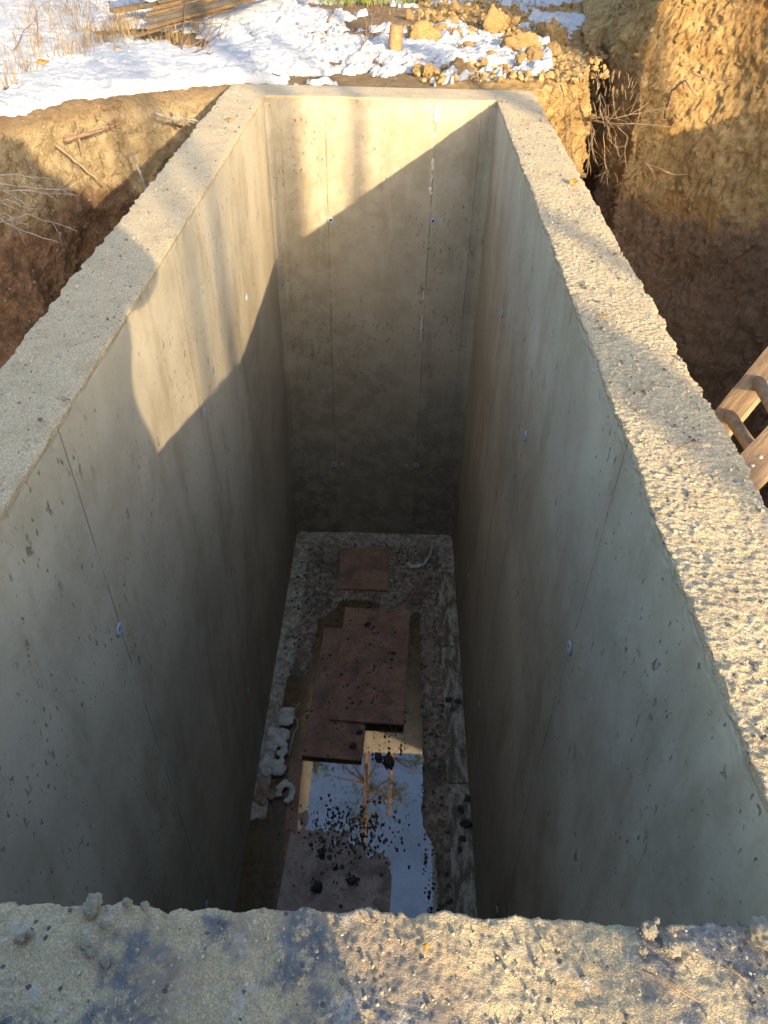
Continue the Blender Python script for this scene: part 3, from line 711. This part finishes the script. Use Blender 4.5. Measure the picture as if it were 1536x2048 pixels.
crumb(966, 1846, .005, 'tiny white chip on the near wall edge right of the puddle view', 2)
crumb(525, 1823, .005, 'tiny white chip on the near wall edge left of the sunlit part', 3)
crumb(1528, 1870, .04, 'large sunlit mortar lump where the near wall meets the right wall', 2)
crumb(1345, 1895, .02, 'brown mortar lump on the near wall top by the right crumb', 3)
crumb(1286, 1900, .010, 'grey pebble set in the near wall top left of the brown lump', 0)
for i, (px, py) in enumerate(((180, 1905), (212, 1925), (60, 1868), (170, 1890), (208, 1850), (40, 1880))):
    crumb(px, py, .011, ('sandy mortar lump on the shaded near wall top, ' + ('below', 'right of and below', 'left edge of', 'just above', 'highest of', 'leftmost of')[i] + ' the lump cluster'), i)
crumb(1193, 490, .013, 'white stone chip on the right wall top far from the camera', 1)
#crumb(1222*1., 955, .008, 'white pebble on the right wall top in the shade band', 2)
crumb(128, 797, .012, 'white flaky chip on the left wall top near its inner edge', 3)
crumb(1430, 955, .009, 'pale pebble on the right wall top near its outer edge', 0)

# ------------------------------------------------------------------ leaves, needles, twigs
def leaf(p, rz, s, label, tilt=.25):
    n = 9; V, F = [], []
    for i in range(n):
        t = i/(n-1); w = math.sin(math.pi*t**.8)**.8*.42 if 0 < t < 1 else .01
        for sx in (-1, 0, 1): V.append(((t-.5), sx*w, .10*abs(sx)*(1+.5*math.sin(i))+.12*(t-.5)**2*2))
    for i in range(n-1):
        for k in (0, 1): a = i*3+k; F.append((a, a+1, a+4, a+3))
    st = MB(); o = pymesh('fallen_leaf', V, F, M_LEAF)
    so = o.modifiers.new('s', 'SOLIDIFY'); so.thickness = .01
    o.location = p; o.scale = (s, s, s); o.rotation_euler = (tilt, 0, rz); tag(o, label, 'leaf')
def gp(px, py, dz=0): p = at(px, py); return Vector((p.x, p.y, gz_at(p.x, p.y)+.06+dz))
leaf(gp(90, 143), .2, .085, 'yellow fallen leaf on the snow at the far left')
leaf(gp(240, 122), -.2, .065, 'orange fallen leaf on the snow between the battens and the pit')
leaf(at(460, 240, .012), .5, .045, 'yellow fallen leaf on the left wall top')
leaf(at(1148, 365, .012), -.6, .05, 'ochre fallen leaf on the far part of the right wall top')
leaf(at(1208, 633, .008), .3, .018, 'small yellow leaf bit on the middle of the right wall top')
#leaf(at(1345, 1205, .008), .3, .013, 'small orange leaf bit near the inner edge of the right wall top', .1)
leaf(at(852, 1893, .006), .8, .010, 'small orange leaf bit on the sunlit near wall top')
leaf(at(539, 1412, Z0+.04), .8, .03, 'yellow leaf bit at the foot of the left wall beside the foam')
def needle(pts, z, label, r=.0009):
    P = [at(px, py, z) for px, py in pts]
    P[len(P)//2].z += .004
    m = MB(); m.tube(P, r, 5); off = Vector((.003, -.004, 0)); m.tube([P[0]]+[q+off*(i+1) for i, q in enumerate(P[1:])], r, 5)
    o = m.build('pine_needle', M_ROOT, loc=tuple(P[0])); tag(o, label, 'pine needles')
needle(((1283, 1938), (1330, 1962), (1385, 1990)), .009, 'pair of brown pine needles on the near wall top at right')
needle(((1440, 1930), (1465, 1942), (1482, 1950)), .012, 'short pine needles at the right end of the near wall top')
needle(((1358, 895), (1378, 886), (1397, 882)), .010, 'pair of pale pine needles on the right wall top', .0013)

def twig(name, pts, r, mat, label, cat, branches=0, seed=0, tipr=.3, blen=.35):
    rr_ = random.Random(seed); pts = [Vector(p) for p in pts]
    # refine with wobble
    Q = []
    for a, b in zip(pts[:-1], pts[1:]):
        n = 4
        for k in range(n):
            Q.append(a.lerp(b, k/n)+Vector([(rr_.random()-.5)*.02*(a-b).length*2 for _ in range(3)]))
    Q.append(pts[-1]); L = sum((a-b).length for a, b in zip(Q[:-1], Q[1:]))
    m = MB(); m.tube(Q, [r*(1-(1-tipr)*i/(len(Q)-1)) for i in range(len(Q))], 6)
    for k in range(branches):
        i = rr_.randrange(1, len(Q)-1); d = (Q[i+1]-Q[i]).normalized(); s = Vector([(rr_.random()-.5) for _ in range(3)]); d2 = (d+s*1.7).normalized()
        l = L*blen*(.4+rr_.random()*.7); B = [Q[i]]
        for j in range(4):
            d2 = (d2+Vector([(rr_.random()-.5)*.5 for _ in range(3)])).normalized(); B.append(B[-1]+d2*l/4)
        m.tube(B, [r*.5, r*.42, r*.35, r*.25, r*.15], 5)
    o = m.build(name, mat, loc=tuple(pts[0])); tag(o, label, cat); return o
def G(px, py, dz=.03): p = at(px, py); return Vector((p.x, p.y, gz_at(p.x, p.y)+dz))
twig('twig', [G(361, 130), G(368, 100, .1), G(377, 70, .22)], .010, M_TWIG, 'brown twig sticking up out of the snow in front of the battens', 'twig', 3, 1)
twig('twig', [G(375, 128), G(420, 108, .08), G(462, 68, .16)], .006, M_TWIG, 'branched brown twig rising from the snow right of the upright twig', 'twig', 9, 2, blen=.5)
twig('twig', [G(370, 125), G(430, 122, .06), G(520, 135, .02)], .006, M_TWIG, 'brown twig lying along the snow right of the upright twig', 'twig', 7, 3)
twig('twig', [G(210, 144), G(232, 150), G(252, 155, .05)], .005, M_TWIG, 'short brown twig on the snow below the orange leaf', 'twig', 2, 4)
twig('twig', [G(305, 117), G(325, 119), G(348, 119)], .005, M_TWIG, 'thin straight twig on the snow left of the upright twig', 'twig', 0, 5)
twig('twig', [G(655, 50), G(690, 30, .2), G(684, -10, .45)], .010, M_TWIG, 'dark branched twig by the green grass clump at the top', 'twig', 7, 6)
twig('twig', [G(718, 125), G(740, 90, .12), G(768, 55, .28)], .007, M_ROOT, 'pale brown twig leaning up left of the wooden stake', 'twig', 2, 7)
twig('twig', [G(690, 70), G(730, 75, .05), G(760, 95)], .007, M_TWIG, 'dark tangled twig lying left of the wooden stake', 'twig', 8, 8, blen=.5)
twig('twig', [G(640, 70), G(650, 90, .05), G(655, 98)], .005, M_TWIG, 'small twig in the snow below the green grass clump', 'twig', 5, 9)
twig('twig', [G(905, 100), G(920, 85, .06), G(930, 65, .1)], .004, M_TWIG, 'thin twig in the snow between the clay clods', 'twig', 3, 10)
twig('twig', [G(20, 120), G(90, 60, .15), G(210, 40, .3)], .004, M_TWIG, 'long thin stalk arching over the snow at the top left', 'twig', 6, 11)
twig('twig', [G(85, 115), G(86, 70, .25), G(90, 10, .5)], .004, M_TWIG, 'thin upright stalk in the snow at the top left', 'twig', 5, 12)
def bank_pt(px, py, y): return at(px, py, y, 1)
twig('stick', [bank_pt(112, 290, 4.58), bank_pt(165, 333, 4.56), bank_pt(216, 378, 4.50)], .011, M_ROOT, 'pale straight stick lying against the sunlit left bank', 'stick', 0, 21)
twig('root', [bank_pt(128, 280, 4.62), bank_pt(165, 270, 4.62), bank_pt(200, 262, 4.7), bank_pt(238, 248, 4.75)], .016, M_TWIG, 'gnarled brown root sticking out of the sunlit left bank', 'root', 9, 22, blen=.3)
twig('root', [bank_pt(310, 227, 5.0), bank_pt(350, 238, 4.95), bank_pt(392, 240, 4.9)], .013, M_ROOTG, 'pale branched root on the left bank near the far end wall', 'root', 8, 23, blen=.4)
twig('root', [bank_pt(360, 215, 5.05), bank_pt(366, 240, 5.0), bank_pt(395, 265, 4.9)], .008, M_ROOT, 'light curved root hanging at the left bank beside the end wall', 'root', 5, 24)
twig('root', [bank_pt(265, 310, 4.85), bank_pt(280, 345, 4.75), bank_pt(292, 382, 4.7)], .010, M_ROOTG, 'grey root pointing down into the shade beside the left wall', 'root', 4, 25)
for k in range(9):
    rr_ = random.Random(100+k); x0, y0 = rr_.uniform(0, 120), rr_.uniform(300, 460)
    twig('root', [bank_pt(-20, y0+rr_.uniform(-20, 20), 4.1), bank_pt(x0*.5, y0+rr_.uniform(-20, 20), 4.0), bank_pt(x0+40, y0+rr_.uniform(10, 50), 3.95)], .0045, M_ROOTG, 'thin grey root in the tangle on the shaded left bank', 'root', 4, 30+k)['group'] = 'root tangle on the shaded left bank'
for k, (a, b, c) in enumerate((((195, 215), (205, 240), (228, 262)), ((150, 235), (160, 262), (150, 300)), ((240, 300), (262, 330), (275, 300)), ((250, 205), (258, 250), (250, 300)), ((300, 230), (306, 260), (330, 285)), ((205, 300), (215, 335), (218, 360)), ((120, 470), (128, 500), (125, 560)))):
    o = twig('root', [bank_pt(*a, 4.72), bank_pt(*b, 4.68), bank_pt(*c, 4.6)], .004, M_ROOT if k % 2 else M_TWIG, 'fine root hanging on the left bank', 'root', 4, 50+k); o['group'] = 'fine roots on the left bank'
# roots on the right bank
twig('root', [bank_pt(1330, 235, 5.6), bank_pt(1345, 180, 5.5), bank_pt(1372, 160, 5.35)], .013, M_TWIG, 'dark root stub sticking out of the sunlit yellow slope', 'root', 3, 70)
twig('root', [bank_pt(1372, 160, 5.35), bank_pt(1385, 182, 5.3), bank_pt(1397, 193, 5.3)], .010, M_ROOT, 'pale root tip hanging from the dark root stub', 'root', 2, 71)
twig('root', [bank_pt(1385, 145, 5.6), bank_pt(1420, 160, 5.6), bank_pt(1465, 158, 5.6)], .010, M_TWIG, 'dark horizontal root right of the root stub on the yellow slope', 'root', 3, 72)
twig('root', [bank_pt(1175, 240, 5.9), bank_pt(1250, 248, 5.6), bank_pt(1342, 254, 5.4)], .008, M_ROOT, 'long pale root reaching right across the gully', 'root', 7, 73, blen=.25)
twig('root', [bank_pt(1170, 235, 5.9), bank_pt(1230, 235, 5.7), bank_pt(1345, 216, 5.5)], .006, M_ROOT, 'thin pale root slanting up across the gully', 'root', 7, 74, blen=.25)
twig('root', [bank_pt(1225, 375, 5.7), bank_pt(1262, 355, 5.5), bank_pt(1288, 325, 5.4), bank_pt(1340, 345, 5.3)], .008, M_TWIG, 'bent root with a pale forked tip at the shade line of the right bank', 'root', 5, 75)
for k in range(26):
    rr_ = random.Random(300+k); x0, y0 = rr_.uniform(1110, 1275), rr_.uniform(170, 300); l = rr_.uniform(40, 110)
    o = twig('root', [bank_pt(x0, y0, 5.95), bank_pt(x0+rr_.uniform(-6, 12), y0+l*.5, 5.75), bank_pt(x0+rr_.uniform(-8, 22), y0+l, 5.68)], rr_.choice([.003, .004, .005]), M_ROOT, 'fine pale root hanging down the right bank behind the wall', 'root', 4, 400+k, blen=.3); o['group'] = 'fine roots hanging down the right bank'

# wooden stake
st = empty('wooden_stake', G(788, 108, -.1), 'short sawn-off wooden stake standing in the snow beyond the end wall', 'stake')
bm = bmesh.new(); bmesh.ops.create_cone(bm, cap_ends=True, segments=20, radius1=.058, radius2=.052, depth=.30)
for v in bm.verts: v.co.z += .15
bmesh.ops.bevel(bm, geom=[e for e in bm.edges if e.verts[0].co.z > .29 and e.verts[1].co.z > .29], offset=.006, segments=2, affect='EDGES')
me = bpy.data.meshes.new('post'); bm.to_mesh(me); bm.free(); me.materials.append(M_STAKE)
o = place('post', me, (0, 0, 0), (0, D2R(3), 0)); o.parent = st
# battens with snow
def batten(a, b, w, h, mat, label, group, z0, z1, seed, snow_=0):
    a = Vector((a.x, a.y, z0)); b = Vector((b.x, b.y, z1)); L = (b-a).length; d = (b-a).normalized()
    root = empty('wooden_batten', (a+b)/2, label, 'batten', group); root.rotation_euler = d.to_track_quat('Y', 'Z').to_euler()
    me = board_mesh('plank', L, w, h, mat, .04, .002, seed, .004, .01); o = place('plank', me, (0, 0, 0)); o.parent = root
    if snow_:
        n = int(L/.02); s = np.linspace(-L/2, L/2, n); ww = np.linspace(-1, 1, 9); S, WW = np.meshgrid(s, ww, indexing='ij')
        cov = np.clip(.9+1.1*fbm(S, 0*S+seed, WW*.2, .35, 3), .0, 1.1)*snow_
        zz = h/2-.003+.045*cov*np.sqrt(np.clip(1-WW**2*.9, 0, 1))*(1+.2*fbm(S, WW, 0, .06, 3))-.01*(cov < .05)
        g = grid('snow_cap', np.stack([WW*w*.75, S, zz], -1), M_SNOW, flip=True); g.parent = root
pl = [at(px, py) for px, py in ((240, 62), (560, -8))]
rr = random.Random(5)
gzb = .04
def bt(ax, ay, bx, by, w, h, mat, lab, z0, z1, seed, sn=0, grp=None): batten(at(ax, ay), at(bx, by), w, h, mat, lab, grp, z0, z1, seed, sn)
bt(236, 66, 470, 22, .10, .035, M_BATTEN, 'wide batten under snow, lowest on the left of the batten pile', .16, .18, 1, 0)
bt(240, 54, 480, 8, .10, .03, M_BATTEN2, 'snow-covered grey batten on the upper left of the batten pile', .22, .24, 2, 1)
bt(238, 46, 430, 12, .09, .03, M_BATTEN, 'snow-covered batten at the back left of the batten pile', .23, .25, 3, 1)
bt(300, 92, 585, 4, .05, .03, M_BATTEN2, 'dark batten at the back of the front batten bundle', .18, .22, 4)
bt(298, 80, 565, 10, .07, .03, M_BATTEN2, 'snow-dusted batten on top of the front batten bundle', .24, .25, 5, .8)
bt(306, 88, 575, 12, .04, .03, M_BATTEN, 'yellowish batten in the middle of the front batten bundle', .20, .21, 6)
bt(316, 90, 560, 22, .035, .03, M_BATTEN2, 'thin grey batten in the middle of the front batten bundle', .17, .18, 7)
bt(300, 97, 520, 36, .03, .025, M_BATTEN, 'thin yellow batten at the front of the batten bundle', .14, .16, 8)
bt(320, 82, 590, 2, .04, .03, M_BATTEN, 'brown batten at the top right of the front batten bundle', .23, .24, 9)
bt(280, 104, 470, 46, .028, .02, M_BATTEN, 'loose thin batten lying on the ground in front of the bundle', .11, .12, 10)
bt(330, 78, 600, -8, .04, .025, M_BATTEN2, 'grey batten reaching farthest right out of the bundle', .26, .25, 11, .4)

# clay clods beyond the end wall
CLM = [rock_mesh('clod', M_CLOD, s+40, 4, .55, .8, 1., .5) for s in range(6)]
rr = random.Random(21)
def clod(px, py, r, label, k, grp=None):
    p = at(px, py); o = place('clay_clod', CLM[k % 6], (p.x, p.y, gz_at(p.x, p.y)+r*.3), (rr.random()*6, rr.random()*6, rr.random()*6), (r, r*1.1, r*.85)); tag(o, label, 'clay clod', grp)
clod(843, 84, .12, 'upright yellow clay clod right of the wooden stake', 0)
clod(985, 66, .13, 'rounded yellow clay clod in the middle of the snow patches', 1)
clod(1040, 110, .13, 'large yellow clay clod above the far right corner of the pit', 2)
clod(1110, 85, .12, 'yellow clay clod at the right side of the snow', 3)
clod(935, 145, .05, 'small clay clod just behind the far end wall', 4)
for k in range(48):
    px, py = rr.uniform(815, 1200), rr.uniform(-10, 150)
    if py > 148-(px-1000)*.3 and px > 1100: continue
    r = rr.choice([.03, .035, .04, .05, .07]); clod(px, py, r, 'yellow clay clod among the snow patches beyond the end wall', k, 'clay clods beyond the end wall')
sp = []
for _ in range(1500):
    px, py = rr.uniform(830, 1215), rr.uniform(-15, 165); p = at(px, py); sp.append((p.x, p.y, gz_at(p.x, p.y)+.005, rr.choice([.008, .012, .02, .028])))
gravel('clay_crumbs', 'crumbled yellow clay scattered beyond the far end wall', sp, M_CLOD, 'crumbled clay')

# grass
def grass(name, spots, mat, label, hgt, n, spread, seed):
    m = MB(); r_ = random.Random(seed)
    for (px, py, k) in spots:
        c = at(px, py)
        for _ in range(int(n*k)):
            b = Vector((c.x+r_.gauss(0, spread*(.5+k*.5)), c.y+r_.gauss(0, spread), 0)); b.z = gz_at(b.x, b.y)+.01
            h = hgt*r_.uniform(.4, 1.2); a = r_.uniform(0, 6.28); le = Vector((math.cos(a), math.sin(a), 0))*h*r_.uniform(.1, .9)
            w = Vector((-math.sin(a), math.cos(a), 0))*r_.uniform(.0015, .003)
            mid = b+le*.35+Vector((0, 0, h*.6)); tip = b+le+Vector((0, 0, h*r_.uniform(.5, 1)))
            m.quad(b-w, b+w, mid+w*.8, mid-w*.8); m.tri(mid-w*.8, mid+w*.8, tip)
    o = m.build(name, mat, smooth=False); tag(o, label, 'grass', kind='stuff')
rr = random.Random(77)
grass('dry_grass', [(rr.uniform(90, 420), rr.uniform(-30, 105), .25) for _ in range(60)]+[(240, 90, 2), (210, 100, 1.4), (340, 12, 3), (365, 5, 3), (145, 122, 1.), (50, 162, .7), (0, 190, 1)]+[(rr.uniform(0, 90), rr.uniform(-20, 130), .12) for _ in range(25)], M_GRASS, 'dry yellow grass blades standing in the snow', .22, 60, .10, 1)
grass('green_grass', [(720, 6, 4), (700, 0, 2), (745, 3, 2)], M_GREEN, 'clump of green grass at the top edge beyond the snow', .18, 90, .13, 2)
grass('leaf_litter', [(rr.uniform(560, 830), rr.uniform(-15, 140), .3) for _ in range(30)]+[(1235, 190, 1), (1215, 170, 1)], M_ROOT, 'short dry stalks and litter in the thin snow', .07, 40, .09, 3)

# ladder leaning in the right-hand trench
lad = empty('timber_ladder', at(1470, 900, 1.5, 0), 'rough timber ladder of two planks and round rungs leaning in the right-hand trench', 'ladder')
def Wl(o): o.parent = lad; o.matrix_parent_inverse = Matrix.Translation(-lad.location); return o
A0 = at(1545, 735, 1.62, 0); A1 = at(1425, 878, 1.35, 0)
def beam(a, b, w, h, name, mat, up_=Vector((0, 0, 1)), seed=0):
    d = (b-a).normalized(); L = (b-a).length; me = board_mesh(name, L, w, h, mat, .03, .002, seed, .003, .008)
    o = place(name, me, (a+b)/2, d.to_track_quat('Y', 'Z').to_euler()); return o
ra, rb = at(1592, 672, 1.75, 0), at(1380, 925, 1.38, 0)
qa, qb = at(1640, 800, 1.60, 0), at(1440, 1005, 1.25, 0)
Wl(beam(ra, rb+(rb-ra)*1.2, .11, .045, 'rail', M_TIMBER, seed=1)); ob = Wl(beam(qa, qb+(qb-qa)*.8, .12, .045, 'rail', M_TIMBER, seed=2))
for k, (f) in enumerate((.35, .62)):
    a = ra.lerp(rb, f); b = qa.lerp(qb, f-.02)
    e = (b-a)*.02
    m = MB().tube([a-e, a.lerp(b, .5), b+e], [.026, .024, .025], 12); Wl(m.build('rung', M_TIMBER))
for px, py in ((1500, 893), (1522, 905)):
    pass
nrm = (CAM-qa).normalized()
for f in (.62, .7):
    p = qa.lerp(qb, f); o = place('bolt', rock_mesh('bolt', M_STEEL, 1, 3, .02, .6, .008), p+Vector((-.0, -.0, .025))); Wl(o)

# crumbs of soil clinging to the cut banks
rr = random.Random(9); F2 = FACE.reshape(-1, 3)
F2 = F2[(F2[:, 1] > 3) & (F2[:, 2] > -2.6) & (np.abs(F2[:, 0]) < 4)]
for side, nn_, lab in ((1, 4200, 'crumbs of clay clinging to the right bank and slope'), (-1, 1300, 'crumbs of soil clinging to the left bank')):
    Q = F2[(F2[:, 0]*side > 1.12)]; sp = []
    for _ in range(nn_):
        p = Q[rr.randrange(len(Q))]; sp.append((p[0], p[1], p[2], rr.choice([.008, .010, .014, .018, .028])))
    gravel('soil_crumbs', lab, sp, M_SOIL, 'soil crumbs')
# ------------------------------------------------------------------ photographer, whose shadow falls over the pit
def person():
    J = {'pelvis': (.03, -.2, .58, .33, .18), 'waist': (.03, -.2, .74, .34, .18), 'chest': (.03, -.22, .98, .30, .17), 'neck': (.03, -.21, 1.16, .065, .065), 'head': (-.03, -.2, 1.31, .11, .12), 'crown': (-.03, -.2, 1.40, .10, .11),
         'rs': (.20, -.21, 1.08, .11, .11), 're': (.435, -.17, .80, .125, .11), 'rw': (.19, -.12, 1.06, .055, .055), 'rh': (.165, -.10, 1.11, .04, .03),
         'ls': (-.13, -.21, 1.08, .085, .085), 'le': (-.26, -.15, .86, .10, .10), 'lw': (.0, -.10, 1.04, .042, .042), 'lh': (.04, -.10, 1.09, .04, .03),
         'rhip': (.14, -.2, .46, .14, .14), 'rk': (.20, -.16, .12, .16, .13), 'ra': (.21, -.2, -.22, .06, .06), 'rt': (.24, -.06, -.26, .045, .035),
         'lhip': (-.04, -.2, .48, .15, .15), 'lk': (-.04, -.15, .10, .17, .13), 'la': (-.2, -.2, -.22, .06, .06), 'lt': (-.23, -.06, -.26, .045, .035)}
    E_ = [('pelvis', 'waist'), ('waist', 'chest'), ('chest', 'neck'), ('neck', 'head'), ('head', 'crown'), ('chest', 'rs'), ('rs', 're'), ('re', 'rw'), ('rw', 'rh'), ('chest', 'ls'), ('ls', 'le'), ('le', 'lw'), ('lw', 'lh'), ('pelvis', 'rhip'), ('rhip', 'rk'), ('rk', 'ra'), ('ra', 'rt'), ('pelvis', 'lhip'), ('lhip', 'lk'), ('lk', 'la'), ('la', 'lt')]
    # fingers curled round an unseen grip
    for s, hx, dirx in (('r', .165, -1), ('l', .04, 1)):
        for k in range(4):
            a, b = s+'f%da' % k, s+'f%db' % k
            J[a] = (hx+dirx*.03, -.085, 1.135-.02*k, .010, .010); J[b] = (hx+dirx*(.05-.004*k), -.10, 1.135-.02*k, .008, .008); E_ += [(s+'h', a), (a, b)]
        J[s+'t'+'h'] = (hx-dirx*.005, -.08, 1.16, .011, .011); E_.append((s+'h', s+'th'))
    names = list(J); idx = {n: i for i, n in enumerate(names)}; org = Vector((.06, -.2, -.28))
    me = bpy.data.meshes.new('person'); me.from_pydata([Vector(J[n][:3])-org for n in names], [(idx[a], idx[b]) for a, b in E_], []); me.materials.append(M_COAT)
    o = place('person', me, org); o.modifiers.new('skin', 'SKIN'); sv = me.skin_vertices[0].data
    for n in names: sv[idx[n]].radius = (J[n][3], J[n][4]); sv[idx[n]].use_root = (n == 'pelvis')
    sb = o.modifiers.new('sub', 'SUBSURF'); sb.levels = 2; sb.render_levels = 2
    tag(o, 'photographer in a dark jacket standing behind the near wall, seen only as a shadow', 'person')
person()
hx, hy = np.meshgrid(np.linspace(-1.3, .12, 80), np.linspace(-1.0, .12, 60), indexing='ij')  # mound out of view, added to keep sun off the left wall and near rim
hz = -.33+1.08*np.exp(-(((hx+.52)/.52)**4)-((hy+.38)/.30)**4)+.05*fbm(hx, hy, 0, .15, 4)*np.exp(-((hx+.46)/.4)**4)
o = grid('shade_mound', np.stack([hx, hy, hz], -1), M_SOIL, offset=(-.46, -.35, -.33)); tag(o, 'unseen soil mound added behind the near left corner to block the sun', 'shading mound')

# ------------------------------------------------------------------ trees
def tree(x, y, hgt, r, seed, label, crown=True, lean=(0, 0), zb=0., nn=900, tree_h0=.45):
    r_ = random.Random(seed); root = empty('pine_tree', (x, y, zb), label, 'tree')
    m = MB(); P = [Vector((lean[0]*t*t+.05*math.sin(t*5+seed)*t, lean[1]*t*t+.05*math.cos(t*4+seed)*t, hgt*t-.3*(1-t))) for t in [k/14 for k in range(15)]]
    m.tube(P, [r*(1.25 if k == 0 else 1-.75*k/14) for k in range(15)], 12)
    tips = []
    for k in range(16 if crown else 5):
        t = r_.uniform(tree_h0, .97); b = Vector(P[int(t*14)]); a = r_.uniform(0, 6.28); L = (1-t)*hgt*.35+.5
        d = Vector((math.cos(a), math.sin(a), r_.uniform(.05, .4))); pts = [b, b+d*L*.5+Vector((0, 0, .05)), b+d*L]
        m.tube(pts, [r*.22, r*.12, r*.04], 6); tips.append((b, d, L))
    m.build('trunk', M_BARK, root)
    if crown:
        c = MB()
        for b, d, L in tips:
            for _ in range(nn//16):
                q = b+d*L*r_.uniform(.3, 1.05)+Vector([r_.gauss(0, .22) for _ in range(3)]); u = Vector([r_.gauss(0, 1) for _ in range(3)]).normalized(); v = u.orthogonal().normalized(); s = r_.uniform(.08, .2)
                c.tri(q, q+u*s+v*s*.35, q+u*s-v*s*.35)
        c.build('crown', M_NEEDLE, root, smooth=False)
sh = Vector((1.5, -3.45))/3.762
def caster(x, y, dist, r, seed, label, zb=0., lean=(0, 0), h=13): tree(x+sh.x*dist, y+sh.y*dist, h, r, seed, label, True, lean, zb, 500, .6)
caster(-.75, 3.15, 17, .06, 1, 'slim pine behind the photographer, nearest of the row')
caster(-.60, 5.43, 13, .10, 2, 'pine behind the photographer with a straight trunk')
caster(-.13, 5.43, 16, .07, 3, 'slender pine far behind the photographer')
caster(.93, 5.35, 15, .14, 4, 'thick pine behind the photographer on the right')
caster(.90, 1.68, 10, .075, 5, 'young pine on the right behind the photographer')
caster(1.85, 6.6, 17, .13, 6, 'pine standing well to the right behind the photographer')
caster(2.5, 6.3, 20, .09, 7, 'pine farthest to the right behind the photographer')
caster(-1.5, 5.43, 22, .09, 8, 'pine farthest behind the photographer')
caster(-3.0, 6.3, 24, .15, 9, 'stout pine behind the photographer, furthest to the left of the row')
tree(-.35, 13.5, 19, .2, 31, 'tall pine beyond the snow, left of the pit axis, mirrored in the puddle', nn=500, tree_h0=.7)
tree(.55, 15.5, 21, .2, 32, 'tall pine beyond the snow, right of the pit axis, mirrored in the puddle', nn=500, tree_h0=.7)
tree(2.2, 17, 20, .2, 33, 'tall pine beyond the clay slope', nn=2000)
tree(-3.2, 16, 20, .2, 34, 'tall pine beyond the batten pile', nn=2000)

# ------------------------------------------------------------------ light
w = bpy.data.worlds.new('World'); scene.world = w; w.use_nodes = True; nt = w.node_tree
bg = nt.nodes['Background']; sky = nt.nodes.new('ShaderNodeTexSky'); sky.sky_type = 'NISHITA'; sky.sun_disc = False
el = math.asin(SUN.z); rotz = math.atan2(SUN.x, SUN.y)
sky.sun_elevation = el; sky.sun_rotation = rotz; sky.air_density = 1.0; sky.dust_density = 2.5; sky.ozone_density = 1
nt.links.new(sky.outputs[0], bg.inputs[0]); bg.inputs[1].default_value = .15
ld = bpy.data.lights.new('sun', 'SUN'); ld.energy = 3.1; ld.angle = D2R(.5); ld.color = (1, .77, .46)
lo = bpy.data.objects.new('sun', ld); COL.objects.link(lo); lo.rotation_euler = SUN.to_track_quat('Z', 'Y').to_euler(); lo.location = SUN*30
vs = scene.view_settings; scene.display_settings.display_device = 'sRGB'
vs.view_transform = 'Standard'; vs.look = 'None'; vs.gamma = 1; vs.use_curve_mapping = False; vs.exposure = 1.98
scene.cycles.max_bounces = 6; scene.cycles.diffuse_bounces = 4; scene.cycles.transparent_max_bounces = 8
